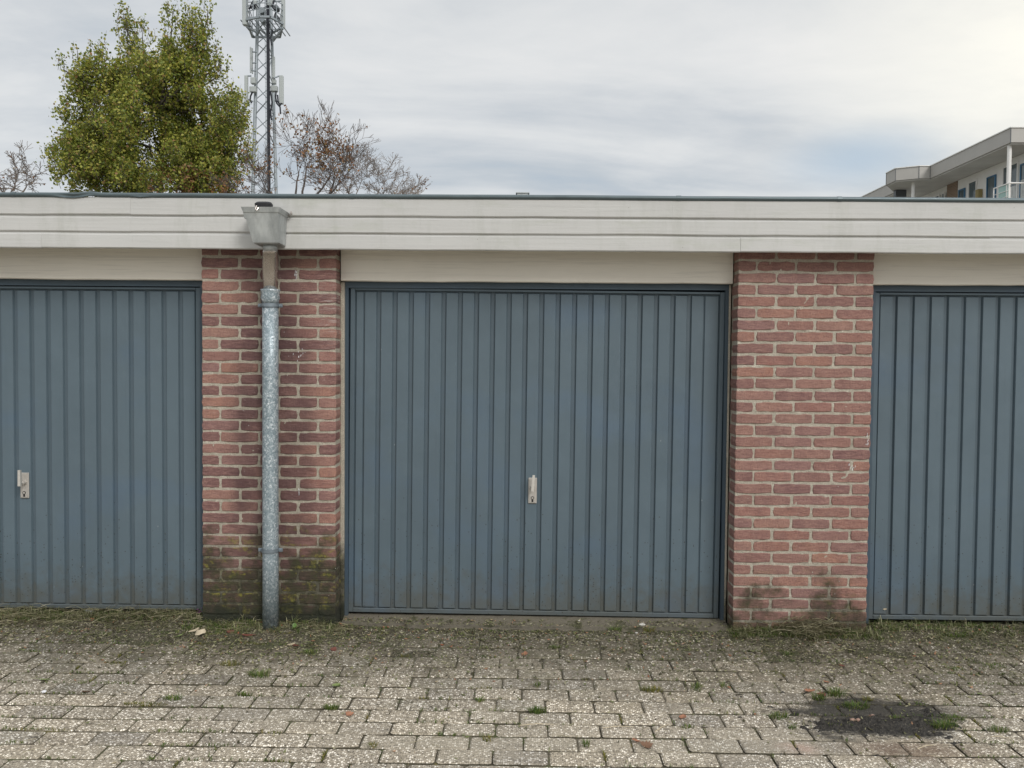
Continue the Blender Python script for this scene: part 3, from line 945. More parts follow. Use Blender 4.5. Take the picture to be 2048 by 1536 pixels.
# ------------------------------------------------------------------ rain hopper and downpipe
pcx = -1.353
outx = -1.316
pipe = link('downpipe', None, garage)
b = MB()
b.tube([(pcx, -0.062, 0.0), (pcx, -0.062, 0.4), (pcx - .001, -0.061, 0.9), (pcx, -0.062, 1.4), (pcx, -0.062, 1.80)], .0425, 28)
b.build('pipe', mt_galv, pipe, smooth=True)
b = MB()
b.tube([(pcx, -0.062, 1.782), (pcx, -0.062, 1.800), (pcx, -0.062, 1.812), (pcx, -0.062, 1.835), (pcx, -0.062, 1.850), (pcx, -0.062, 1.858)], [.0445, .0455, .0505, .0465, .0505, .0525], 28, True)
b.build('pipe_socket', mt_galv, pipe, smooth=True)
def rsec(cx, cy, cz, hx, hy, k=0.35):
    pts = []
    for i in range(20):
        t = 2 * math.pi * i / 20
        c_, s_ = math.cos(t), math.sin(t)
        pts.append((cx + hx * math.copysign(abs(c_) ** k, c_), cy + hy * math.copysign(abs(s_) ** k, s_), cz))
    return pts
def loft(b, secs):
    n = len(secs[0]); o = len(b.v)
    vs = [p for s_ in secs for p in s_]
    fs = []
    for i in range(len(secs) - 1):
        for k in range(n):
            fs.append((i * n + k, i * n + (k + 1) % n, (i + 1) * n + (k + 1) % n, (i + 1) * n + k))
    fs.append(tuple(range(n))[::-1]); fs.append(tuple(range((len(secs) - 1) * n, len(secs) * n)))
    b.add(vs, fs)
b = MB()
loft(b, [rsec(pcx, -.062, 1.84, .036, .034, .8), rsec(pcx + .002, -.066, 1.90, .037, .034, .6), rsec(pcx + .012, -.098, 1.965, .038, .034, .42), rsec(outx - .006, -.150, 2.035, .037, .033, .36), rsec(outx, -.172, 2.052, .036, .033, .6)])
b.build('offset_tube', mt_zinc_bright, pipe, smooth=True)
b = MB()
loft(b, [rsec(outx, -.176, 2.048, .037, .035, 1), rsec(outx, -.178, 2.082, .037, .035, 1)])
b.build('outlet', mt_zinc, pipe, smooth=True)
# hopper head
hop = MB()
def ring(x0, x1, y0, y1, z_): return [(x0, y0, z_), (x1, y0, z_), (x1, y1, z_), (x0, y1, z_)]
yb = -0.1215
zt, zl, zb_ = 2.256, 2.232, 2.083
T0 = ring(-1.418, -1.245, -0.275, yb, zl)
B0 = ring(-1.385, -1.252, -0.238, yb, zb_)
hop.add(T0 + B0, [(4, 5, 1, 0), (5, 6, 2, 1), (6, 7, 3, 2), (7, 4, 0, 3), (7, 6, 5, 4)])
Bs = ring(-1.378, -1.259, -0.230, yb - .002, zb_ - .006)
hop.add(B0 + Bs, [(0, 4, 5, 1), (1, 5, 6, 2), (2, 6, 7, 3), (3, 7, 4, 0), (4, 7, 6, 5)])
# rim band flares outward
R0 = ring(-1.422, -1.241, -0.279, yb, zl - .001); R1 = ring(-1.430, -1.233, -0.287, yb, zt)
I1 = ring(-1.425, -1.238, -0.282, yb - .003, zt); I0 = ring(-1.420, -1.250, -0.268, yb - .003, zl - .03)
hop.add(R0 + R1 + I1 + I0, [(0, 1, 5, 4), (1, 2, 6, 5), (2, 3, 7, 6), (3, 0, 4, 7), (4, 5, 9, 8), (5, 6, 10, 9), (6, 7, 11, 10), (7, 4, 8, 11),
                            (8, 9, 13, 12), (9, 10, 14, 13), (10, 11, 15, 14), (11, 8, 12, 15), (12, 13, 14, 15), (0, 3, 2, 1)])
hopper = hop.build('hopper_head', mt_zinc, garage)
b = MB()
b.tube([(-1.351, -0.285, 2.262), (-1.353, -0.293, 2.240), (-1.345, -0.296, 2.234), (-1.340, -0.290, 2.250)], .0032, 6)
b.tube([(-1.224, -0.125, 2.262), (-1.216, -0.135, 2.250), (-1.222, -0.15, 2.243), (-1.232, -0.14, 2.240)], .005, 7)
b.build('hook', mt_zinc_bright, hopper)
b = MB()
vs = []
loft(b, [rsec(-1.338, -.21, 2.245, .038, .030, .6), rsec(-1.338, -.21, 2.284, .043, .034, .5), rsec(-1.336, -.21, 2.293, .037, .027, .7)])
b.build('spout_cap', mt_rubber, hopper)
for zb2 in (1.772, 0.448):
    b = MB()
    b.tube([(pcx, -0.062, zb2 - .011), (pcx, -0.062, zb2 + .011)], .0462, 28, False)
    b.tube([(pcx, -0.062, zb2 - .006), (pcx, -0.062, zb2 + .006)], .0485, 28, False)
    b.box(pcx - .066, pcx - .041, -0.070, -0.054, zb2 - .010, zb2 + .010, .003)
    b.box(pcx + .041, pcx + .066, -0.070, -0.054, zb2 - .010, zb2 + .010, .003)
    for sx in (-1, 1):
        b.tube([(pcx + sx * .056, -0.069, zb2), (pcx + sx * .056, -0.078, zb2)], .0055, 6)
    b.tube([(pcx, -0.02, zb2), (pcx, 0.03, zb2)], .005, 6)
    b.build('pipe_bracket', mt_bracket, pipe)

# ------------------------------------------------------------------ soil, litter, grass
def patch_grid(x0, x1, y0, y1, step, fz, name, mt, label=None):
    nx_, ny_ = int((x1 - x0) / step), int((y1 - y0) / step)
    vs, fs = [], []
    for j in range(ny_ + 1):
        for i in range(nx_ + 1):
            xx, yy = x0 + (x1 - x0) * i / nx_, y0 + (y1 - y0) * j / ny_
            vs.append((xx, yy, fz(xx, yy)))
    for j in range(ny_):
        for i in range(nx_):
            a = j * (nx_ + 1) + i
            if max(vs[a][2], vs[a + 1][2], vs[a + nx_ + 1][2], vs[a + nx_ + 2][2]) > -0.011:
                fs.append((a, a + 1, a + nx_ + 2, a + nx_ + 1))
    q = MB(); q.add(vs, fs)
    return q.build(name, mt, kind='stuff', label=label)
def G(x, y, cx, cy, rx, ry): return math.exp(-((x - cx) / rx) ** 2 - ((y - cy) / ry) ** 2)
def soil_z(x, y):
    n = fbm(x * 4, y * 4, 2, 5) * 0.010 + fbm(x * 22, y * 22, 5, 4) * 0.0055
    h = -0.0125
    h += 0.030 * G(x, y, -1.35, -0.03, 0.52, 0.12)
    h += 0.012 * G(x, y, -1.55, -0.17, 0.75, 0.15) + 0.007 * math.exp(-((y + .12) / .25) ** 2)
    left_ = 1 / (1 + math.exp((x + 1.80) / 0.03))
    h += left_ * 0.040 * math.exp(-((y - 0.08) / 0.085) ** 2)
    right_ = 1 / (1 + math.exp(-(x - 1.92) / 0.03))
    h += right_ * 0.036 * math.exp(-((y - 0.08) / 0.12) ** 2)
    h += 0.030 * G(x, y, 1.50, -0.03, 0.42, 0.06) + 0.008 * G(x, y, 1.6, -0.3, 0.6, 0.2)
    h += 0.009 * math.exp(-((y + 0.005) / 0.035) ** 2)
    return h + n
patch_grid(-3.6, 3.6, -0.95, 0.145, 0.0105, soil_z, 'soil', mt_soil)
def peat_z(x, y):
    n = fbm(x * 6, y * 9, 8, 5) * 0.014 + fbm(x * 22, y * 48, 3, 6) * 0.019
    ridge = abs(math.sin((y + .05 * math.sin(x * 6) + .25 * (x - 1.6) ** 2) * 95)) * 0.006
    return -0.018 + (0.030 + ridge) * G(x, y, 1.50, -1.09, 0.25, 0.060) + 0.014 * G(x, y, 1.52, -0.98, 0.32, 0.12) + n
patch_grid(0.9, 2.5, -1.40, -0.72, 0.006, peat_z, 'soil', mt_peat)
def surf(x, y):
    return max(0.001, soil_z(x, y) if y > -0.95 else 0, peat_z(x, y) if (0.9 < x < 2.5 and -1.4 < y < -0.72) else 0)

def blade(b, x, y, z, h, az, lean, w):
    dx, dy = math.cos(az), math.sin(az)
    px_, py_ = -dy * w / 2, dx * w / 2
    p0 = (x, y, z - .003)
    mid = (x + dx * h * lean * .35, y + dy * h * lean * .35, z + h * .6)
    tip = (x + dx * h * lean, y + dy * h * lean, z + h * (1.0 - .35 * lean))
    b.add([(p0[0] - px_, p0[1] - py_, p0[2]), (p0[0] + px_, p0[1] + py_, p0[2]), (mid[0] + px_ * .8, mid[1] + py_ * .8, mid[2]), (mid[0] - px_ * .8, mid[1] - py_ * .8, mid[2]), tip],
          [(0, 1, 2, 3), (3, 2, 4)])
def tuft_mb(rr, rx, ry, h, n):
    b = MB()
    for _ in range(n):
        a = rr.uniform(0, 6.283); q = math.sqrt(rr.random())
        blade(b, rx * q * math.cos(a), ry * q * math.sin(a), 0, h * rr.uniform(.45, 1.1), a + rr.uniform(-.8, .8), rr.uniform(.3, 1.2), rr.uniform(.0015, .0032))
    return b
tufts = [
    (520, 1352, .050, .026, .030, 90, 0, 'spreading grass tuft in the paving below the left pier, biggest in that part'),
    (620, 1306, .040, .020, .022, 60, 0, 'small grass tuft on the dirt between downpipe and door threshold'),
    (662, 1418, .032, .013, .024, 80, 0, 'dense green grass cushion in a joint left of the picture centre'),
    (490, 1391, .030, .013, .018, 60, 0, 'low green tuft at a joint left of the dense cushion'),
    (1075, 1425, .036, .013, .026, 100, 0, 'dense dark green grass cushion in a joint in line with the middle handle'),
    (1305, 1382, .052, .020, .022, 120, 1, 'yellowed round grass cushion in front of the middle door right half'),
    (1230, 1262, .040, .015, .030, 50, 0, 'grass tuft in the joint under the middle door right half'),
    (1298, 1264, .035, .015, .034, 40, 1, 'straw coloured weed tuft beside the pale pebble at the threshold'),
    (1392, 1375, .022, .022, .026, 40, 0, 'thin grass tuft right of the yellowed cushion'),
    (1375, 1457, .024, .010, .018, 40, 0, 'small tuft below the orange leaf in the paving'),
    (1638, 1398, .030, .020, .034, 60, 0, 'left one of two grass tufts at the top edge of the black soil patch'),
    (1672, 1390, .040, .025, .036, 80, 0, 'right one of two grass tufts at the top edge of the black soil patch'),
    (1712, 1415, .060, .028, .026, 110, 0, 'long grass tuft in the middle of the black soil patch'),
    (1735, 1402, .022, .014, .022, 40, 1, 'pale tuft above the long grass in the black soil patch'),
    (1795, 1438, .028, .014, .018, 40, 0, 'tuft at the right part of the black soil patch'),
    (1885, 1455, .060, .022, .028, 110, 0, 'bright grass tuft right of the black soil patch'),
    (1905, 1440, .045, .024, .022, 70, 0, 'upper grass tuft right of the black soil patch'),
    (1558, 1436, .040, .022, .024, 70, 0, 'grass tuft left of the black soil patch'),
    (1585, 1458, .018, .014, .020, 30, 0, 'little tuft below the grass left of the black soil patch'),
    (1995, 1462, .040, .020, .022, 60, 0, 'tuft in a joint near the lower right picture edge'),
    (1990, 1335, .055, .025, .018, 70, 0, 'low green weeds in front of the right door'),
    (1912, 1340, .040, .018, .018, 50, 0, 'small weeds in the paving left of those in front of the right door'),
    (1910, 1276, .070, .012, .022, 80, 0, 'line of grass at the foot of the right door'),
    (345, 1400, .038, .016, .024, 70, 0, 'green tuft at the end of the yellow moss line in the left paving'),
    (290, 1410, .095, .011, .014, 150, 1, 'yellow brown moss line along a joint in the left paving'),
    (460, 1330, .050, .020, .022, 60, 1, 'straw coloured grass in the paving under the left pier'),
    (1075, 1372, .018, .020, .018, 30, 0, 'thin tuft in a cross joint above the dark green cushion'),
    (1172, 1490, .014, .020, .018, 30, 0, 'thin tuft in a cross joint near the lower edge'),
    (975, 1480, .020, .016, .018, 30, 1, 'yellowish tuft in a joint left of the dark green cushion'),
    (960, 1402, .020, .012, .016, 36, 0, 'small round green tuft left of the dark green cushion, one joint higher'),
    (1448, 1372, .020, .020, .020, 24, 0, 'sparse tuft in the paving below the left edge of the right pier'),
    (1575, 1310, .035, .018, .018, 36, 0, 'weak weeds in the paving under the right pier'),
    (745, 1492, .018, .018, .014, 30, 1, 'tiny moss tuft near the lower edge left of centre'),
    (1110, 1296, .030, .012, .016, 36, 0, 'small green weed in front of the middle door, below its handle'),
]
for i, (px, py, rx, ry, h, n, yel_, lab) in enumerate(tufts):
    g0 = on_ground(px, py)
    rr = random.Random(i * 7 + 1)
    o = tuft_mb(rr, rx, ry, h, int(n * 1.5)).build('grass_tuft', mt_grass_y if yel_ else mt_grass, None, loc=(g0.x, g0.y, surf(g0.x, g0.y)))
    tag(o, lab, 'grass tuft', 'grass tufts in the paving')

# uncountable sprouts along the joints and at the wall foot
b = MB()
rr = random.Random(99)
cnt = 0
while cnt < 5200:
    mode = rr.random()
    if mode < 0.45:
        x = rr.uniform(-3.2, 3.2); k = rr.randrange(0, 16); y = rows[k] + rr.gauss(0, .004)
        if fbm(x * 1.7, y * 2.6, 4) + (0.25 if y > -.5 else 0) < 0.10: continue
        h = rr.uniform(.004, .014)
    elif mode < 0.70:
        c = rr.choice(cells)
        if c[1] < -1.9: continue
        x, y = c[0] - 0.105 + rr.gauss(0, .003), c[1] + rr.uniform(-.05, .05)
        if fbm(x * 1.9, y * 2.2, 11) < 0.06: continue
        h = rr.uniform(.004, .016)
    else:
        side = rr.random()
        if side < .42: x, y = rr.uniform(-3.4, -1.78), rr.uniform(0.0, .13)
        elif side < .62: x, y = rr.uniform(1.93, 3.4), rr.uniform(-.03, .13)
        elif side < .8: x, y = rr.uniform(1.15, 1.95), rr.uniform(-.09, -.005)
        else: x, y = rr.uniform(-1.85, -.9), rr.uniform(-.14, -.005)
        if fbm(x * 5, y * 5, 21) < -.15: continue
        h = rr.uniform(.006, .028)
    for _ in range(rr.randrange(2, 5)):
        blade(b, x + rr.gauss(0, .004), y + rr.gauss(0, .003), surf(x, y), h, rr.uniform(0, 6.28), rr.uniform(.3, 1.3), rr.uniform(.0014, .003))
    cnt += 1
b.build('grass', mt_grass, kind='stuff')
# moss cushions and weedlets that fill stretches of the joints
b = MB()
def joint_line(x, y, Lx, Ly, n):
    for _ in range(n):
        xx, yy = x + rr.uniform(-Lx, Lx), y + rr.uniform(-Ly, Ly)
        blade(b, xx, yy, surf(xx, yy) - .002, rr.uniform(.004, .015), rr.uniform(0, 6.28), rr.uniform(.5, 1.5), rr.uniform(.0018, .0035))
for _ in range(1500):
    c = rr.choice(cells)
    if c[1] < -1.75 or abs(c[0]) > 2.9: continue
    if fbm(c[0] * 1.4, c[1] * 2.0, 31) < -.05: continue
    if rr.random() < .5: joint_line(c[0] + rr.uniform(-.08, .08), c[1] + c[3] / 2 + .004, rr.uniform(.015, .06), .005, rr.randrange(14, 50))
    else: joint_line(c[0] - c[2] / 2 - .003, c[1] + rr.uniform(-.03, .03), .004, rr.uniform(.01, .04), rr.randrange(10, 34))
b.build('grass', mt_grass_y, kind='stuff')
b = MB()
for _ in range(520):
    s_ = rr.random()
    if s_ < .5: x, y = rr.uniform(-3.3, -1.75), rr.uniform(.0, .12)
    elif s_ < .7: x, y = rr.uniform(1.95, 3.3), rr.uniform(-.04, .11)
    elif s_ < .88: x, y = rr.uniform(1.15, 1.95), rr.uniform(-.10, -.01)
    else: x, y = rr.uniform(-1.8, -.95), rr.uniform(-.14, -.01)
    for _ in range(rr.randrange(3, 9)):
        blade(b, x + rr.gauss(0, .008), y + rr.gauss(0, .006), surf(x, y), rr.uniform(.02, .06), rr.uniform(0, 6.28), rr.uniform(.6, 1.6), rr.uniform(.0015, .0035))
b.build('grass', mt_weed, kind='stuff')

b = MB()
def flake(b, x, y, z, L, w, az, t1, t2):
    ca, sa = math.cos(az), math.sin(az)
    def P(u_, v_, q): return (x + ca * u_ - sa * v_, y + sa * u_ + ca * v_, z + q)
    b.add([P(-L / 2, 0, t1), P(0, -w / 2, .002), P(L / 2, 0, t2), P(0, w / 2, .003)], [(0, 1, 2, 3)])
cnt = 0
while cnt < 22000:
    x = rr.uniform(-3.4, 3.4)
    y = -abs(rr.gauss(0, .42)) + .13 if rr.random() < .72 else rr.uniform(-2.0, .1)
    dens = 0.14 + 0.9 * math.exp(-((y - .02) / .22) ** 2) + .6 * G(x, y, -1.3, -.15, .7, .3) + .5 * G(x, y, 1.6, -.3, .9, .4) + .45 * G(x, y, 1.6, -1.0, .45, .2) + .3 * math.exp(-((y + .55) / .35) ** 2)
    if -0.99 < x < 1.16 and y > .02: dens *= .35
    if y > -.002 and (-1.76 < x < -1.0 or 1.16 < x < 1.92): continue
    if rr.random() > dens * (0.5 + 1.2 * max(0, .35 + fbm(x * 3, y * 3, 6))): continue
    L = rr.choice((.004, .006, .009, .012, .016, .022)) * rr.uniform(.7, 1.25)
    flake(b, x, y, surf(x, y) + (.022 if (-.99 < x < 1.16 and y > .0) else 0), L, L * rr.uniform(.3, .7), rr.uniform(0, 6.28), rr.uniform(0, .010), rr.uniform(0, .010))
    cnt += 1
b.build('leaf_litter', mt_litter, kind='stuff')

def sticks(b, rr, n, fx, fy, L0, L1, r0_, lift):
    for _ in range(n):
        x, y = fx(), fy()
        L = rr.uniform(L0, L1); az = rr.gauss(0, .8) + (math.pi if rr.random() < .5 else 0)
        z_ = surf(x, y) + rr.random() * lift
        k = rr.uniform(-.25, .25)
        a = Vector((x, y, z_)); d1 = Vector((math.cos(az), math.sin(az), rr.uniform(-.15, .35) if lift > .01 else rr.uniform(0, .08)))
        m_ = a + d1 * L * .5 + Vector((0, 0, L * .05)); d2 = Vector((math.cos(az + k), math.sin(az + k), rr.uniform(-.3, .15)))
        e_ = m_ + d2 * L * .5
        e_.z = max(e_.z, surf(e_.x, e_.y) + .001)
        b.tube([a, m_, e_], [r0_, r0_ * .8, r0_ * .4], 3, False)
b = MB()
sticks(b, rr, 800, lambda: rr.uniform(-3.3, -1.70), lambda: rr.uniform(-.05, .125), .02, .11, .0013, .035)
sticks(b, rr, 320, lambda: rr.uniform(-1.8, -.9), lambda: -abs(rr.gauss(.02, .07)) - .005, .02, .09, .0011, .012)
sticks(b, rr, 200, lambda: rr.uniform(1.93, 3.3), lambda: rr.uniform(-.05, .12), .015, .06, .0011, .010)
sticks(b, rr, 260, lambda: rr.uniform(-2.6, 2.6), lambda: rr.uniform(-1.5, -.03), .015, .07, .0009, .002)
b.build('leaf_litter', mt_twig, kind='stuff')
b = MB()
sticks(b, rr, 260, lambda: rr.gauss(1.56, .11), lambda: -.055 + rr.gauss(0, .026), .03, .14, .0019, .065)
sticks(b, rr, 220, lambda: rr.uniform(1.16, 1.95), lambda: -.045 + rr.gauss(0, .020), .02, .08, .0011, .014)
tp = b.build('twig_pile', mt_twig, kind='stuff')

# ---- single bits lying about
def leaf_shape(kind, L, rr, curl=.3):
    """outline of a fallen leaf with midrib fold"""
    b = MB()
    if kind == 'maple':
        prof = [(0, .0), (.12, .30), (.02, .42), (.26, .34), (.34, .62), (.44, .34), (.62, .50), (.66, .22), (.80, .26), (1, 0)]
    elif kind == 'round':
        prof = [(0, 0), (.1, .28), (.3, .45), (.55, .48), (.8, .34), (1, 0)]
    else:
        prof = [(0, 0), (.15, .12), (.4, .2), (.65, .18), (.85, .09), (1, 0)]
    n = len(prof)
    c = [(u_ * L - L / 2, 0, curl * L * (u_ - .5) ** 2) for u_, _ in prof]
    up_ = [(u_ * L - L / 2, v_ * L, curl * L * ((u_ - .5) ** 2 + v_ ** 2 * 1.4) + rr.uniform(0, .03) * L) for u_, v_ in prof]
    dn = [(u_ * L - L / 2, -v_ * L * .95, curl * L * ((u_ - .5) ** 2 + v_ ** 2 * 1.1) + rr.uniform(0, .03) * L) for u_, v_ in prof]
    b.add(c + up_ + dn, [(i, i + 1, n + i + 1, n + i) for i in range(n - 1)] + [(2 * n + i, 2 * n + i + 1, i + 1, i) for i in range(n - 1)])
    b.tube([c[0], (c[0][0] - L * .35, L * .05, L * .06)], [L * .012, L * .006], 4)
    return b
def put(b, name, mt, px, py, lab, cat, rot=0.0, dz=0.002, tilt=(0, 0), group=None, smooth=False, z_=None):
    g0 = on_ground(px, py)
    o = b.build(name, mt, None, smooth, loc=(g0.x, g0.y, (surf(g0.x, g0.y) if z_ is None else z_) + dz))
    o.rotation_euler = (tilt[0], tilt[1], rot)
    return tag(o, lab, cat, group)
mt_red = simple('red_leaf', (0.17, 0.06, 0.042), 0.6, .25, 60)
mt_brown = simple('brown_leaf', (0.20, 0.11, 0.065), 0.7, .25, 60)
mt_orange = simple('orange_leaf', (0.36, 0.17, 0.10), 0.6, .2, 60)
mt_pale = simple('pale_dry_leaf', (0.52, 0.44, 0.31), 0.6, .15, 40)
mt_green = simple('green_weed_leaf', (0.10, 0.19, 0.035), 0.45, .2, 50)
mt_lime = simple('lime_leaf', (0.24, 0.30, 0.11), 0.5, .15, 50)
mt_white = simple('white_scrap', (0.75, 0.75, 0.76), 0.6, .08, 50)
mt_stone = simple('pale_pebble', (0.55, 0.53, 0.48), 0.8, .15, 60)
mt_brickbit = simple('brick_crumb', (0.34, 0.22, 0.17), 0.9, .15, 60)
mt_plastic, T = material('thin_clear_plastic')
finish(T, T.mix(T.noise(pos(T), 90, 4), (0.34, 0.35, 0.36), (0.72, 0.72, 0.74)), 0.3, T.noise(pos(T), 120, 3), .6, .004)
lg = 'fallen leaves on the paving'
leaves = [
    ('maple', .060, mt_brown, 290, 1231, 'reddish brown maple leaf at the foot of the left door', .6),
    ('maple', .036, mt_orange, 197, 1220, 'small orange brown leaf beside the plastic scrap under the left door', 2.0),
    ('maple', .040, mt_red, 462, 1270, 'dark red leaf left of the downpipe foot', 1.0),
    ('long', .075, mt_red, 497, 1277, 'long rusty red leaf just left under the downpipe foot', .2),
    ('maple', .034, mt_red, 592, 1293, 'red leaf touching the pale leaf right of the downpipe foot', .5),
    ('long', .050, mt_pale, 582, 1291, 'pale yellow leaf right of the downpipe foot', .9),
    ('maple', .036, mt_red, 668, 1300, 'red leaf on the dirt near the left end of the threshold', 1.3),
    ('maple', .058, mt_red, 802, 1251, 'dull red leaf lying on the threshold below the middle door', 2.2),
    ('maple', .034, mt_orange, 700, 1430, 'pale orange leaf in the lower left paving, near the dense grass cushion', .4),
    ('maple', .036, mt_orange, 1050, 1309, 'orange leaf in front of the middle door', 1.4),
    ('round', .034, mt_orange, 1366, 1436, 'orange leaf next to a small tuft right of centre', 1.1),
    ('maple', .034, mt_orange, 1273, 1484, 'small orange leaf near the lower edge right of centre', .2),
    ('maple', .048, mt_brown, 1291, 1492, 'curled brown leaf near the lower edge right of centre', 2.6),
    ('maple', .046, mt_orange, 1621, 1384, 'orange leaf at the left top of the black soil patch', .1),
    ('maple', .040, mt_red, 1642, 1391, 'rust red leaf above the black soil patch', 2.9),
    ('round', .030, mt_orange, 1653, 1366, 'small orange leaf highest above the black soil patch', .8),
    ('maple', .028, mt_red, 1683, 1333, 'little red leaf in the paving under the right pier', 1.9),
    ('maple', .040, mt_brown, 172, 1386, 'brown maple leaf in the left paving', .9),
    ('long', .060, mt_lime, 86, 1361, 'light green narrow leaf in the left paving', .5),
    ('long', .055, mt_lime, 672, 1372, 'light green forked leaf in the paving left of centre', 1.0),
    ('long', .060, mt_lime, 358, 1276, 'light green leaf left of the big curled dry leaf', 1.1),
    ('long', .045, mt_orange, 1835, 1263, 'thin reddish leaf in front of the right door', 2.6),
    ('round', .026, mt_lime, 1960, 1390, 'tiny light green leaf in the right paving', .5),
    ('long', .036, mt_pale, 885, 1442, 'small pale straw leaf left of the dark green cushion', .9),
]
for i, (kd, L, mt, px, py, lab, rot) in enumerate(leaves):
    rr = random.Random(i + 300)
    put(leaf_shape(kd, L, rr, .35), 'fallen_leaf', mt, px, py, lab, 'leaf', rot, .003, (rr.uniform(-.25, .25), rr.uniform(-.25, .25)), lg)

# big curled dry leaf
b = MB()
path = [(-.060, .020, .004), (-.030, .022, .010), (-.006, .018, .018), (.008, .006, .016), (-.004, -.010, .012), (.006, -.022, .010), (.026, -.024, .014), (.044, -.014, .020), (.050, -.004, .014)]
wd = [.003, .007, .013, .015, .014, .017, .020, .017, .008]
vs, fs = [], []
for i, ((x, y, z_), w) in enumerate(zip(path, wd)):
    vs += [(x, y - w * .4, z_ - w * .3), (x + .002, y, z_ + .003), (x, y + w * .6, z_ + w * .85)]
for i in range(len(path) - 1):
    for k in range(2):
        a = i * 3 + k
        fs.append((a, a + 3, a + 4, a + 1))
b.add(vs, fs)
put(b, 'dry_leaf', mt_pale, 394, 1274, 'large pale curled dry leaf on the paving left of the downpipe', 'leaf', -.1, .006, smooth=True)
# crumpled plastic
def lump(rx, ry, rz, seed, amp=.25, sub=2):
    import bmesh
    bm = bmesh.new()
    bmesh.ops.create_icosphere(bm, subdivisions=sub, radius=1)
    b = MB()
    vs = []
    for v_ in bm.verts:
        q = v_.co * (1 + amp * mnoise.noise(v_.co * 2.3 + Vector((seed, 0, 0))) * 2)
        vs.append((q.x * rx, q.y * ry, q.z * rz))
    b.add(vs, [tuple(v_.index for v_ in f.verts) for f in bm.faces])
    bm.free()
    return b
put(lump(.027, .020, .022, 3, .45), 'plastic_scrap', mt_plastic, 178, 1229, 'crumpled translucent plastic scrap in the weeds under the left door', 'litter', 0, .020)
put(lump(.013, .009, .010, 5, .3), 'paper_scrap', mt_white, 1578, 1253, 'small white paper scrap in the twig pile below the right pier', 'litter', 0, .024)
put(lump(.010, .010, .006, 8, .3), 'paper_scrap', mt_white, 88, 1385, 'tiny bright white scrap on the left paving', 'litter', 0, .003)
pebs = [(1284, 1261, .017, 'flat pale pebble on the dirt at the right part of the threshold'), (1273, 1267, .009, 'white pebble just below the flat pale one'), (448, 1253, .012, 'grey stone chip at the foot of the left pier'),
        (1158, 1252, .006, 'small white pebble on the threshold'), (985, 1380, .004, 'tiny white stone left of the picture centre'), (1010, 1378, .004, 'tiny white stone near the picture centre bottom')]
for i, (px, py, s, lab) in enumerate(pebs):
    put(lump(s, s * .7, s * .45, 20 + i, .2), 'pebble', mt_stone, px, py, lab, 'stone', 0, s * .3, z_=.028 if (700 < px < 1445 and py < 1262) else None, group='pebbles')
for i, (px, py, s, lab) in enumerate([(1706, 1449, .013, 'left brownish brick crumb at the black soil patch'), (1716, 1453, .010, 'right brownish brick crumb at the black soil patch'), (1745, 1437, .009, 'small crumb on the ridge of the black soil patch')]):
    put(lump(s, s * .8, s * .7, 40 + i, .3, 1), 'brick_crumb', mt_brickbit, px, py, lab, 'stone', 0, s * .5, group='crumbs on the black soil')
# pale twigs one can pick out
for i, (x0_, y0_, x1_, y1_, lab) in enumerate([
        (1040, 1453, 1108, 1451, 'long straw stalk in the paving under the dark green cushion'), (1205, 1458, 1268, 1456, 'straw stalk right of the lower centre'),
        (1310, 1466, 1335, 1452, 'slanting pale twig in the paving right of centre'), (1835, 1500, 1872, 1492, 'pale twig on the rust stain below the black soil'),
        (1982, 1475, 2022, 1480, 'thin straw in the lower right corner'), (290, 1503, 325, 1515, 'dark thin twig at the lower left edge'), (500, 1300, 470, 1310, 'grey twig on the dirt below the downpipe')]):
    a, e_ = on_ground(x0_, y0_), on_ground(x1_, y1_)
    b = MB()
    c = (a + e_) / 2
    mid = Vector((0, 0.004, .004))
    b.tube([a - c + Vector((0, 0, .003)), mid + Vector((0, 0, .002)), e_ - c + Vector((0, 0, .003))], [.0016, .0018, .0009], 5)
    o = b.build('twig', mt_pale if i != 5 else mt_bark_d, loc=(c.x, c.y, .002))
    tag(o, lab, 'twig', 'loose twigs')

# weeds with broad leaves
def broad_weed(name, px, py, specs, lab, cat, mt=mt_green, z_=0.0):
    g0 = on_ground(px, py)
    t = thing(name, lab, cat, (g0.x, g0.y, surf(g0.x, g0.y)))
    rr = random.Random(int(px))
    for (ang, el, L, kd) in specs:
        b = leaf_shape(kd, L, rr, .25)
        for i, v_ in enumerate(b.v): b.v[i] = (v_[0] + L / 2 + L * .3, v_[1], v_[2])
        o = b.build('leaf', mt, t)
        o.rotation_euler = (rr.uniform(-.3, .3), -el, ang)
    return t
broad_weed('dock_weed', 1484, 1264, [(1.2, 1.25, .060, 'round'), (.2, .9, .040, 'round'), (2.6, .5, .035, 'round'), (-1.2, .3, .036, 'long'), (3.4, .2, .04, 'long')], 'broad leaved green weed at the left foot of the right pier', 'weed')
broad_weed('round_leaf_weed', 576, 1252, [(0.4, 1.1, .034, 'round')], 'single round green leaf at the foot of the left pier, right of the downpipe', 'weed', mt_lime)
broad_weed('small_weed', 560 + 30, 1268, [(2.0, .8, .028, 'round'), (.5, .5, .024, 'round'), (4.0, .4, .022, 'round')], 'low green weed in front of the round leaf at the left pier foot', 'weed')
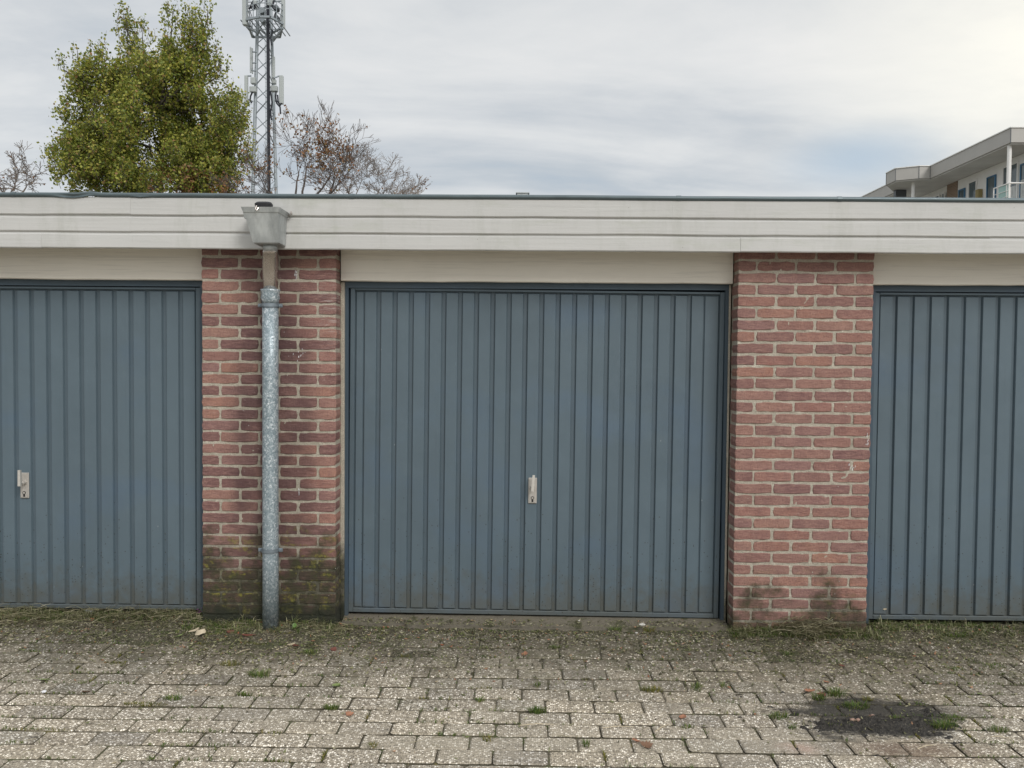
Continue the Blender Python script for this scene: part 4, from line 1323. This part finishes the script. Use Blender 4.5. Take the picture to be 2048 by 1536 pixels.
# purple flower bits at the left corner of the left pier
g0 = on_ground(396, 1244)
t = thing('purple_weed', 'little purple flowering weed at the left corner of the left pier', 'weed', (g0.x, g0.y + .02, surf(g0.x, g0.y)))
mt_purple = simple('purple_petal', (0.22, 0.045, 0.20), 0.6)
b = MB()
rr = random.Random(4)
for _ in range(16):
    flake(b, rr.gauss(0, .014), rr.gauss(0, .006), .030 + rr.gauss(0, .008), .011, .006, rr.uniform(0, 6), .003, .004)
b.build('flower', mt_purple, t, kind='stuff')
b = MB()
for _ in range(8):
    blade(b, rr.gauss(0, .01), rr.gauss(0, .005), 0, .034, rr.uniform(0, 6), .3, .002)
b.build('stem', mt_grass, t, kind='stuff')
# pale leaf stuck on the right door
a = at_y(1770, 1218, .1445)
b = MB()
b.add([(-.013, 0, -.002), (-.004, -.003, -.006), (.012, -.001, 0), (.005, -.004, .005), (-.008, -.002, .004)], [(0, 1, 2, 3, 4)])
tag(b.build('stuck_leaf', mt_pale, loc=a), 'small pale leaf stuck low on the right garage door', 'leaf')
# bird droppings on the piers
b = MB()
def splat(b, px, py, w, h, n, seed):
    rr = random.Random(seed)
    for _ in range(n):
        c = at_y(px + rr.gauss(0, w), py + rr.gauss(0, h), -.0032)
        L, ww = rr.uniform(.002, .008), rr.uniform(.0008, .002)
        b.add([(c.x - ww, c.y, c.z - L), (c.x + ww, c.y, c.z - L * .8), (c.x + ww * 1.3, c.y, c.z + L), (c.x - ww * .5, c.y, c.z + L * .7)], [(0, 1, 2, 3)])
splat(b, 591, 549, 1.8, 4, 14, 1)
splat(b, 601, 710, 4.0, 8, 9, 2)
splat(b, 598, 984, .5, 4, 6, 3)
splat(b, 1704, 935, 5, 5, 8, 5)
splat(b, 1734, 880, 1.5, 7, 8, 6)
b.build('bird_dropping', mt_white, garage, kind='stuff')

# ------------------------------------------------------------------ trees
def branch(b, rr, p, d, L, r, depth, tips, up_bias=.25, spread=.55, minr=.004):
    n = 4
    pts, rad = [p.copy()], [r]
    for i in range(n):
        d = (d + Vector((rr.gauss(0, .14), rr.gauss(0, .14), rr.gauss(0, .10) + up_bias * .12))).normalized()
        p = p + d * L / n
        pts.append(p.copy()); rad.append(max(minr, r * (1 - .45 * (i + 1) / n)))
    b.tube(pts, rad, 5 if r > .02 else 3, False)
    if depth == 0:
        tips.append((p, d)); return
    k = rr.choice((2, 3, 3))
    for j in range(k):
        q = pts[-1] if j < 2 else pts[rr.randrange(2, n)]
        a = Vector((rr.gauss(0, 1), rr.gauss(0, 1), rr.gauss(0, .7)))
        a = (a - d * a.dot(d)).normalized()
        nd = (d + a * rr.uniform(spread * .6, spread * 1.3) + Vector((0, 0, up_bias * .5))).normalized()
        branch(b, rr, q, nd, L * rr.uniform(.62, .85), max(minr, rad[-1] * rr.uniform(.6, .85)), depth - 1, tips, up_bias, spread, minr)
    if depth >= 2:
        for j in range(2):
            q = pts[rr.randrange(1, n)]
            a = Vector((rr.gauss(0, 1), rr.gauss(0, 1), rr.gauss(0, .5))).normalized()
            branch(b, rr, q, (d * .5 + a).normalized(), L * .45, max(minr, r * .35), max(0, depth - 2), tips, up_bias, spread, minr)

def leaves_at(b, rr, c, n, R_, size, flat=1.0):
    for _ in range(n):
        q = Vector((rr.gauss(0, 1), rr.gauss(0, 1), rr.gauss(0, 1))) * R_ * .5
        q.z *= flat
        p = c + q
        s = size * rr.uniform(.6, 1.25)
        a = Vector((rr.gauss(0, 1), rr.gauss(0, 1), rr.gauss(0, 1) + .2)).normalized()
        e = a.orthogonal().normalized()
        t = rr.uniform(0, 6.28)
        f1 = e * math.cos(t) + a.cross(e) * math.sin(t)
        f2 = a.cross(f1)
        b.add([p - f1 * s * .5, p - f2 * s * .38 + a * s * .08, p + f1 * s * .5, p + f2 * s * .38 + a * s * .08], [(0, 1, 2, 3)])

# the full green tree: clumps fill a crown drawn as lobes (direction px, py, radius px, density)
TY = 13.5
sc_px = (TY + 4.2) / F_PX
tree = thing('maple_tree', 'tall dense yellow green tree rising behind the garage roof on the left', 'tree', (at_y(300, 700, TY).x, TY, -0.1))
rr = random.Random(21)
lobes = [  # px, py, rx, ry, number of twig clumps
    (300, 300, 150, 110, 430), (300, 225, 120, 80, 300), (245, 190, 80, 60, 150), (350, 170, 75, 65, 160), (420, 250, 80, 80, 210), (200, 330, 90, 70, 200),
    (420, 340, 90, 55, 190), (320, 380, 190, 50, 210), (190, 230, 55, 70, 100), (165, 170, 32, 60, 34), (205, 130, 28, 50, 30), (160, 300, 50, 50, 70), (120, 315, 30, 26, 26),
    (255, 85, 20, 55, 46), (248, 45, 10, 28, 15), (285, 90, 16, 45, 26), (345, 45, 14, 30, 16), (385, 55, 32, 38, 62), (405, 100, 26, 45, 60), (380, 110, 40, 45, 70), (415, 40, 10, 34, 12), (335, 85, 18, 30, 20), (440, 150, 20, 50, 26),
    (470, 235, 22, 55, 46), (482, 290, 22, 40, 32), (496, 320, 13, 26, 16), (300, 140, 70, 35, 70), (432, 130, 8, 24, 8), (128, 140, 8, 26, 9), (155, 115, 8, 22, 7), (465, 195, 10, 20, 8)]
cr = MB(); br = MB(); cro = MB()
trunk_base = Vector((at_y(320, 700, TY).x, TY, -.1))
br.tube([trunk_base, trunk_base + Vector((.05, 0, 1.5)), trunk_base + Vector((0, .05, 3.0)), at_y(320, 330, TY), at_y(330, 200, TY)], [.20, .17, .13, .06, .02], 9)
spine = [at_y(320, y_, TY) for y_ in (460, 420, 380, 340, 300, 260, 220)]
for lb in lobes:
    px, py, rx, ry, n = lb
    cpt = at_y(px, py, TY)
    hub = min(spine, key=lambda s_: (s_ - (cpt - Vector((0, 0, ry * sc_px * .8)))).length)
    midp = (hub + cpt) / 2 + Vector((rr.gauss(0, .1), rr.gauss(0, .1), -.15))
    br.tube([hub, midp, cpt, cpt + Vector((0, 0, ry * sc_px * .7))], [.034, .022, .014, .004], 5, False)
    slim = rx < 36
    for _ in range(n if slim else max(1, n // 6)):
        while True:
            q = Vector((rr.uniform(-1, 1), rr.uniform(-1, 1), rr.uniform(-1, 1)))
            if q.length <= 1: break
        dep = max(rx, 30) * sc_px
        kk = 1 if slim else .90
        c0 = cpt + Vector((q.x * rx * sc_px * kk, q.y * dep, q.z * ry * sc_px * kk))
        if not slim and fbm(c0.x * 1.5, c0.z * 1.5, c0.y * 1.2) < -.13: continue
        Rc = .10 if slim else rr.uniform(.16, .32)
        for _k in range(1 if slim else 10):
            u_ = Vector((rr.gauss(0, 1), rr.gauss(0, 1), rr.gauss(.35, 1))).normalized()
            c = c0 + Vector((u_.x * Rc, u_.y * Rc, u_.z * Rc * 1.35))
            tw = c - Vector((u_.x * .10, u_.y * .1, .18))
            br.tube([tw, c, c + Vector((rr.gauss(0, .03), 0, .12))], [.006, .004, .002], 3, False)
            dst = cro if (px > 300 and py > 330 and q.x > .2 and c.z < at_y(400, 352, TY).z and rr.random() < .35) else cr
            leaves_at(dst, rr, c, int(rr.uniform(8, 16) if slim else rr.uniform(24, 42)), .11 if slim else .135, .066, 1.4)
cr.build('crown', mt_leaf, tree)
cro.build('crown', mt_leaf_o, tree, label='orange brown leaves low on the right of the crown')
br.build('trunk', mt_bark, tree)
for o in tree.children:
    o.matrix_parent_inverse = Matrix.Translation(-Vector(tree.location))

def bare_tree(name, label, px, py_base, Y, seed, limbs, depth, mt, leaf_fn=None, up_bias=.25, r0_=.05, spread=.55, minr=.006):
    rr = random.Random(seed)
    base = at_y(px, py_base, Y)
    t = thing(name, label, 'tree', (base.x, Y, -.1))
    b = MB(); tips = []
    b.tube([(base.x, Y, -.1), (base.x + .05, Y, base.z * .5), base], [r0_ * 2.4, r0_ * 2, r0_ * 1.7], 8)
    for (dx, dz, L, start) in limbs:
        p = at_y(start[0], start[1], Y)
        b.tube([base, (base + p) / 2 + Vector((0, rr.gauss(0, .1), .0)), p], [r0_ * 1.3, r0_ * 1.1, r0_], 6, False)
        branch(b, rr, p, Vector((dx, rr.uniform(-.4, .4), dz)).normalized(), L, r0_, depth, tips, up_bias, spread, minr)
    b.build('trunk', mt, t)
    if leaf_fn:
        lf = MB()
        for p, d in tips:
            n, R_, s = leaf_fn(p, rr)
            if n: leaves_at(lf, rr, p, n, R_, s)
        lf.build('crown', mt_leaf_o, t)
    for o in t.children:
        o.matrix_parent_inverse = Matrix.Translation(-Vector(t.location))
    return t
def px_of(p):
    d = p - CAM; zc = d.dot(fw)
    return 1024 + F_PX * d.dot(rt) / zc, 768 - F_PX * d.dot(up) / zc
def lf1(p, rr):
    x, y = px_of(p)
    w = .45 * math.exp(-((x - 655) / 35) ** 2 - ((y - 290) / 40) ** 2) + .22 * math.exp(-((x - 570) / 45) ** 2 - ((y - 300) / 60) ** 2) + .05
    return (rr.randrange(2, 6) if rr.random() < w else 0), .11, .062
def lf2(p, rr):
    return (1 if rr.random() < .05 else 0), .08, .055
bare_tree('half_bare_tree', 'dark branched tree with sparse orange leaves right of the mast, behind the roof', 605, 480, 11.5, 5,
          [(-.7, .8, .58, (570, 405)), (-.15, 1, .62, (590, 405)), (.15, 1, .70, (605, 400)), (.6, .8, .62, (625, 400)), (-1.0, .45, .50, (555, 408)), (.95, .5, .50, (640, 405)), (.3, 1, .55, (650, 405))], 5, mt_bark_d, lf1, .22, .026, .55, .0036)
bare_tree('bare_tree', 'pale leafless tree with fine twigs, right of the orange leaved one', 715, 520, 14.5, 14,
          [(.1, 1, .50, (690, 412)), (.45, .9, .52, (702, 412)), (.8, .6, .50, (725, 412)), (-.4, .8, .42, (680, 412)), (1.1, .40, .40, (745, 414)), (.1, 1, .40, (745, 412)), (.9, .8, .36, (770, 414))], 5, mt_bark_l, lf2, .12, .020, .55, .0036)
bare_tree('bare_tree', 'leafless tree with thin twigs at the left picture edge', 8, 480, 13.0, 33,
          [(.3, 1, .42, (15, 405)), (-.3, 1, .42, (0, 405)), (.8, .6, .45, (25, 402)), (-.9, .6, .40, (-20, 405))], 5, mt_bark_l, lf2, .10, .026, .6, .005)
bare_tree('bare_tree', 'low twigs with a few orange leaves just above the roof, furthest right', 815, 440, 13.0, 8,
          [(.2, 1, .28, (812, 402)), (.7, .7, .26, (822, 402)), (-.5, .8, .24, (800, 404))], 3, mt_bark_l, lambda p, rr: (1 if rr.random() < .25 else 0, .08, .055), .1, .014, .6, .0048)

# ------------------------------------------------------------------ telecom mast
MY = 46.0
mast = thing('radio_mast', 'grey steel lattice telecom mast with panel antennas, behind the trees', 'mast', (at_y(530, 700, MY).x, MY, -.1))
mt_mast = metal('mast_zinc', (0.30, 0.335, 0.355), .5, .3, 3, .12)
mt_ant = simple('antenna_grey', (0.42, 0.45, 0.44), .5, .04, 4)
mt_cable = simple('black_cable', (0.012, 0.014, 0.022), .5, .2, 4)
mt_dgrey = simple('dark_radio_unit', (0.10, 0.11, 0.12), .5, .1, 4)
def MP(px, py, dy=0.0): return at_y(px, py, MY + dy)
b = MB()
TOPY = -60
def leg_x(side, y_):
    t = (y_ - 65) / 310
    return {'l': 514.5 - 8.5 * t, 'r': 543.4 + 8.6 * t, 'm': 535.8 + 1.8 * t}[side]
gz = 760
for side, dy, r_ in (('l', 0, .115), ('r', 1.1, .10), ('m', -.6, .07)):
    b.tube([MP(leg_x(side, gz), gz, dy), MP(leg_x(side, TOPY), TOPY, dy)], [r_ * 1.25, r_ * .9], 8)
    b2 = MB()
mast_legs = b.build('mast_leg', mt_mast, mast)
b = MB()
k = 0
y_ = TOPY
while y_ < gz - 60:
    st = 24 + 12 * max(0, y_) / 386
    y2 = y_ + st
    a, c = ('l', 'm') if k % 2 else ('m', 'l')
    dya, dyc = {'l': 0, 'm': -.6, 'r': 1.1}[a], {'l': 0, 'm': -.6, 'r': 1.1}[c]
    b.tube([MP(leg_x(a, y_), y_, dya), MP(leg_x(c, y2), y2, dyc)], .038, 4, False)
    a, c = ('r', 'l') if k % 2 else ('l', 'r')
    dya, dyc = {'l': 0, 'm': -.6, 'r': 1.1}[a], {'l': 0, 'm': -.6, 'r': 1.1}[c]
    b.tube([MP(leg_x(a, y_), y_, dya), MP(leg_x(c, y2), y2, dyc)], .030, 4, False)
    a, c = ('r', 'm') if k % 2 else ('m', 'r')
    b.tube([MP(leg_x(a, y_), y_, 1.1 if a == 'r' else -.6), MP(leg_x(c, y2), y2, 1.1 if c == 'r' else -.6)], .030, 4, False)
    k += 1
    y_ = y2
b.build('bracing', mt_mast, mast, kind='stuff')
b = MB()
for dx in (-1.6, .2, 2.0):
    b.tube([MP(leg_x('m', gz) + dx, gz, -.75), MP(leg_x('m', TOPY) + dx, TOPY, -.75)], .045, 5, False)
b.tube([MP(leg_x('m', gz) + 1, gz, -.70), MP(leg_x('m', TOPY) + 1, TOPY, -.70)], .085, 6, False)
b.build('cable_run', mt_cable, mast)
b = MB()
for s_ in (-1, 1):
    b.tube([MP(leg_x('m', gz) - 4.6 + s_ * 1.1, gz, -.8), MP(leg_x('m', TOPY) - 4.6 + s_ * 1.1, TOPY, -.8)], .014, 4, False)
for yy in np.arange(60, 640, 7.5):
    b.tube([MP(leg_x('m', yy) - 5.7, yy, -.8), MP(leg_x('m', yy) - 3.4, yy, -.8)], .014, 4, False)
b.build('ladder', mt_mast, mast, kind='stuff')
def mbox(name, x0, x1, y0, y1, dy, depth, mt, ch=.03, lean=0):
    a, c = MP(x0, y1, dy), MP(x1, y0, dy)
    b = MB()
    b.box(a.x, c.x, MY + dy, MY + dy + depth, a.z, c.z, ch)
    o = b.build(name, mt, mast)
    return o
for (x0, x1, y0, y1, dy, dp) in ((484, 493, -48, 49, -1.2, .30), (562, 567.5, -44, 54, -.6, .35), (488.5, 494.5, 150, 207, -.8, .22), (557.8, 565.5, 150, 207, -.7, .25), (499.3, 501.6, 93, 145, -.3, .14), (503, 505, 95, 147, -.2, .14), (543.8, 548.6, 112, 156, .6, .2)):
    mbox('panel_antenna', x0, x1, y0, y1, dy, dp, mt_ant)
for (x0, x1, y0, y1, dy) in ((500.5, 510, 154, 166.5, -.5), (498.5, 511.5, 172, 183.5, -.5), (543.5, 550.5, 157, 166.5, -.5), (540.5, 553.8, 170.5, 182, -.5), (504, 512, 0, 14, -.6), (534, 543, -6, 10, -.9)):
    mbox('radio_unit', x0, x1, y0, y1, dy, .3, mt_ant)
for (cx_, cy_, r_) in ((554, 18, 5.5), (554.5, 38, 5.5), (526, 24, 6.5), (527, 44, 5.0)):
    c = MP(cx_, cy_, -.6)
    q = MB()
    q.tube([(c.x, MY - .9, c.z), (c.x, MY - .6, c.z), (c.x, MY - .35, c.z)], [r_ * .028, r_ * .033, r_ * .020], 14)
    q.build('dish', mt_dgrey if cx_ > 540 else mt_mast, mast)
# brackets, hoses
b = MB()
for (x0, y0, x1, y1) in ((505, 104, 513, 104), (505, 126, 512, 126), (503, 141, 512, 142), (494, 152, 502, 152), (494, 198, 506, 203), (548, 156, 558, 152), (550, 202, 560, 204), (493, 48, 497, 55), (566, 52, 562, 56), (493, 4, 516, 2), (562, 2, 540, 4)):
    b.tube([MP(x0, y0, -.6), MP(x1, y1, -.3)], .05, 5)
b.build('antenna_bracket', mt_mast, mast, kind='stuff')
b = MB()
for pts in (((498, 203), (496, 211), (492, 213), (491, 207)), ((505, 184), (501, 192), (500, 200), (503, 206)), ((555, 190), (556, 204), (561, 211), (563, 206)), ((541, 182), (544, 205), (541, 225), (543, 240)), ((552, 182), (551, 195), (553, 206), (560, 214), (561, 228)),
            ((506, 2), (500, 14), (507, 20), (511, 12)), ((548, 0), (545, 14), (552, 24), (548, 34)), ((520, 28), (524, 34), (533, 36), (536, 50)), ((497, 18), (512, 9), (520, 20), (536, 12)), ((545, 60), (541, 76), (543, 90))):
    b.tube([MP(x_, y_, -.75) for x_, y_ in pts], .055, 5, False)
b.build('hose', mt_cable, mast, kind='stuff')
# platform with rail
b = MB()
plat = [(493, 53.5, -1.2), (520, 58, -1.6), (540, 57, -1.6), (566, 54, -.6), (560, 50, 1.4), (505, 50, 1.4)]
pw = [MP(*q) for q in plat]
zt_ = MP(530, 54).z
for i in range(len(pw)):
    a, c = pw[i], pw[(i + 1) % len(pw)]
    b.tube([(a.x, a.y, zt_ - .06), (c.x, c.y, zt_ - .06)], .085, 4, False)
xa_, xb_ = min(q.x for q in pw), max(q.x for q in pw)
for i in range(9):
    x_ = xa_ + .12 + (xb_ - xa_ - .24) * i / 8
    b.box(x_ - .03, x_ + .03, MY - 1.1, MY + 1.3, zt_ - .05, zt_ - .01)
b.build('platform', mt_mast, mast)
b = MB()
for i in range(len(pw)):
    a, c = pw[i], pw[(i + 1) % len(pw)]
    for hh in (.45, .80, 1.15):
        b.tube([(a.x, a.y, zt_ + hh), (c.x, c.y, zt_ + hh)], .028, 4, False)
    for t in (0, .5):
        q = a.lerp(c, t)
        b.tube([(q.x, q.y, zt_), (q.x, q.y, zt_ + 1.15)], .028, 4, False)
b.build('railing', mt_mast, mast, kind='stuff')
b = MB()
for (x0, y0, x1, y1) in ((496, 55, 516, 66), (520, 58, 536, 72), (562, 56, 545, 66), (566, 56, 546, 82), (520, 58, 514, 70)):
    b.tube([MP(x0, y0, -.9), MP(x1, y1, -.4)], .075, 5)
b.build('strut', mt_mast, mast, kind='stuff')
for o in mast.children:
    o.matrix_parent_inverse = Matrix.Translation(-Vector(mast.location))

# ------------------------------------------------------------------ apartment building on the right
EYE = CAM.z
def D(depth): return depth - 4.2
flatb = thing('apartment_building', 'distant flat roofed apartment block with deep eaves, white posts and blue doors, on the right', 'building', (20, 26, -.1))
mt_eave = simple('eave_cladding', (0.44, 0.425, 0.395), .6, .05, 2)
mt_soffit2 = simple('grey_soffit', (0.62, 0.61, 0.58), .8, .15, 1.2)
mt_wpaint = simple('white_joinery', (0.84, 0.83, 0.80), .5, .05, 3)
mt_bdoor = simple('blue_door_paint', (0.04, 0.15, 0.27), .4, .1, 3)
mt_glass, T = material('window_glass')
finish(T, T.mix(T.noise(T.vmap(pos(T), (2, 2, .6)), 1.0, 3), (0.035, 0.06, 0.07), (0.16, 0.20, 0.21)), 0.08, None, 0, 0, 0.0, .8)
mt_curtain = simple('net_curtain', (0.62, 0.64, 0.63), .9, .1, 6)
mt_bbrick, T = material('yellow_brown_brick')
bk = T.n('ShaderNodeTexBrick', {'Vector': T.vmap(T.n('ShaderNodeCombineXYZ', {0: T.n('ShaderNodeSeparateXYZ', {0: pos(T)}).outputs[1], 1: T.n('ShaderNodeSeparateXYZ', {0: pos(T)}).outputs[2], 2: 0.0}).outputs[0]), 'Color1': (0.30, 0.19, 0.13), 'Color2': (0.22, 0.13, 0.09), 'Mortar': (0.30, 0.27, 0.22), 'Scale': 1.0, 'Mortar Size': .012, 'Brick Width': .22, 'Row Height': .065})
finish(T, bk.outputs[0], .9)
mt_glassp, T = material('green_glass_panel')
b_ = T.n('ShaderNodeBsdfPrincipled', {'Base Color': (0.35, 0.55, 0.50), 'Roughness': .15, 'Alpha': .75})
T.n('ShaderNodeOutputMaterial', {0: b_.outputs[0]})
ZT, ZB = EYE + 8.0, EYE + 7.52
poly = [(16.4, D(26.3)), (32, D(26.3)), (32, D(64)), (16.2, D(64)), (16.2, D(34.0)), (16.0, D(33.7)), (15.2, D(32.6)), (15.2, D(31.8)), (15.95, D(31.4)), (16.4, D(31.4))]
b = MB(); b.prism(poly, ZB, ZT)
roof_ = b.build('roof', mt_eave, flatb)
ce = sum(q[0] for q in poly) / len(poly)
b = MB()
def inset(pl, d):
    n = len(pl); out = []
    for i in range(n):
        p0, p1, p2 = Vector(pl[i - 1]), Vector(pl[i]), Vector(pl[(i + 1) % n])
        e1, e2 = (p1 - p0).normalized(), (p2 - p1).normalized()
        n1_, n2_ = Vector((-e1.y, e1.x)), Vector((-e2.y, e2.x))
        bis = (n1_ + n2_).normalized()
        out.append(tuple(p1 + bis * d / max(.4, bis.dot(n1_))))
    return out
b.prism(inset(poly, .06), ZB - .05, ZB - .002)
b.build('soffit', mt_soffit2, flatb)
b = MB()
for (x_, d_) in ((16.4, 31.4), (15.95, 31.4), (15.2, 31.8), (15.2, 32.6)):
    b.box(x_ - .012, x_ + .008, D(d_) - .012, D(d_) + .008, ZB - .02, ZT + .015)
b.box(16.385, 16.405, D(26.3) - .012, D(26.3) + .01, ZB - .02, ZT + .02)
b.build('eave_joint', mt_dgrey, roof_, kind='stuff')
b = MB(); b.prism([(q[0], q[1]) for q in inset(poly, -.03)], ZT + .003, ZT + .035)
b.build('roof_edge', mt_wpaint, roof_)
XW = 17.6
def wy(px): return D(F_PX * XW / (px - 1042.0))
b = MB()
b.box(XW + .05, 31.5, D(24.4) + 2.2, D(63), -.1, ZB - .055)
b.build('wall', mt_wpaint, flatb)
b = MB()
b.box(XW - .02, XW + .2, D(25.2), wy(2040.5), -.1, ZB - .06)
b.box(XW - .02, XW + .2, wy(1900), wy(1880), -.1, ZB - .06)
b.box(XW + .2, 31.4, D(26.9), D(27.1), -.1, ZB - .06)
b.build('wall', mt_bbrick, flatb)
b = MB()
b.box(XW - .03, XW + .04, wy(2040), wy(1902), -.1, ZB - .06)
b.build('wall', mt_wpaint, flatb)
def opening(px1, px0, h0, h1, mtf, mtp, name, curtain=None):
    y0, y1 = wy(px1), wy(px0)
    q = MB()
    fr_ = .05
    z0_, z1_ = EYE + h0, EYE + h1
    for (a, c, e, f_) in ((y0, y0 + fr_, z0_, z1_), (y1 - fr_, y1, z0_, z1_), (y0 + fr_, y1 - fr_, z1_ - fr_, z1_), (y0 + fr_, y1 - fr_, z0_, z0_ + fr_)):
        q.box(XW - .08, XW - .031, a, c, e, f_)
    fo = q.build(name, mtf, flatb)
    q = MB(); q.box(XW - .055, XW - .035, y0 + fr_, y1 - fr_, z0_ + fr_, z1_ - fr_)
    q.build('pane', mtp, fo)
    if curtain:
        q = MB()
        zc = z0_ + (z1_ - z0_) * curtain
        n = 10
        for i in range(n):
            a = y0 + fr_ + (y1 - y0 - 2 * fr_) * i / n; c = y0 + fr_ + (y1 - y0 - 2 * fr_) * (i + 1) / n
            q.box(XW - .062 - (.006 if i % 2 else 0), XW - .056, a, c - .004, z0_ + fr_, zc)
        q.build('curtain', mt_curtain, fo)
opening(2038.5, 2025, 5.1, 7.1, mt_bdoor, mt_glass, 'door', .72)
opening(2021, 1991, 5.6, 7.25, mt_wpaint, mt_glass, 'window', .5)
opening(1977.5, 1960, 5.1, 7.1, mt_bdoor, mt_glass, 'door')
opening(1940.5, 1924, 5.6, 7.2, mt_wpaint, mt_glass, 'window', .45)
opening(1917.5, 1905, 5.1, 7.05, mt_bdoor, mt_glass, 'door')
for a, c in ((1878, 1872), (1868, 1858), (1852, 1842)):
    opening(a, c, 5.6, 7.2, mt_wpaint, mt_glass, 'window')
b = MB(); b.box(XW - .20, XW - .031, wy(1951), wy(1945), EYE + 6.15, EYE + 6.75, .01)
b.build('letter_box', simple('ochre_box', (0.30, 0.24, 0.10), .6), flatb)
b = MB()
b.box(16.45, XW - .03, D(26.4), D(63), EYE + 4.8, EYE + 5.0)
b.build('gallery_floor', mt_soffit2, flatb)
for (x_, d_) in ((16.52, 26.55), (15.98, 31.9)):
    b = MB(); b.tube([(x_, D(d_), EYE + 2), (x_, D(d_), ZB - .05)], .068, 12)
    b.build('post', mt_wpaint, flatb)
# railing, glass panel, stair rail
b = MB()
b.tube([(16.45, D(26.4), EYE + 6.18), (16.45, D(27.25), EYE + 6.18)], .022, 6)
b.tube([(16.45, D(26.4), EYE + 6.18), (22, D(26.4), EYE + 6.18)], .03, 6)
for hh in (5.25, 5.5, 5.75, 5.95):
    b.tube([(16.45, D(26.4), EYE + hh), (16.45, D(27.25), EYE + hh)], .012, 5)
for dd_ in (26.4, 27.25):
    b.tube([(16.45, D(dd_), EYE + 5.0), (16.45, D(dd_), EYE + 6.18)], .02, 5)
b.build('railing', mt_wpaint, flatb)
b = MB(); b.box(16.46, 16.48, D(26.5), D(27.0), EYE + 5.05, EYE + 6.16)
b.build('glass_panel', mt_glassp, flatb)
b = MB()
for k_, off in enumerate((0.0, .12, .24, .36)):
    pts = [(16.3 - .02 * k_, D(28.6), EYE + 5.85 - off), (16.25, D(29.3), EYE + 5.90 - off), (16.15, D(29.9), EYE + 5.72 - off), (16.1, D(30.4), EYE + 5.2 - off), (16.1, D(30.8), EYE + 4.5 - off)]
    b.tube(pts, .025 if k_ == 0 else .014, 5)
for (yy, hh) in ((28.6, 5.85), (28.9, 5.87), (29.2, 5.9), (29.5, 5.84), (29.8, 5.76)):
    b.tube([(16.25, D(yy), EYE + hh), (16.25, D(yy), EYE + 4.2)], .018, 5)
b.build('stair_railing', mt_wpaint, flatb)
b = MB()
b.box(15.9, 16.35, D(33.2), D(33.4), ZB - .35, ZB - .055)
b.build('vent_grille', mt_dgrey, flatb)
for o in flatb.children:
    o.matrix_parent_inverse = Matrix.Translation(-Vector(flatb.location))
print('done', len(sc.objects))
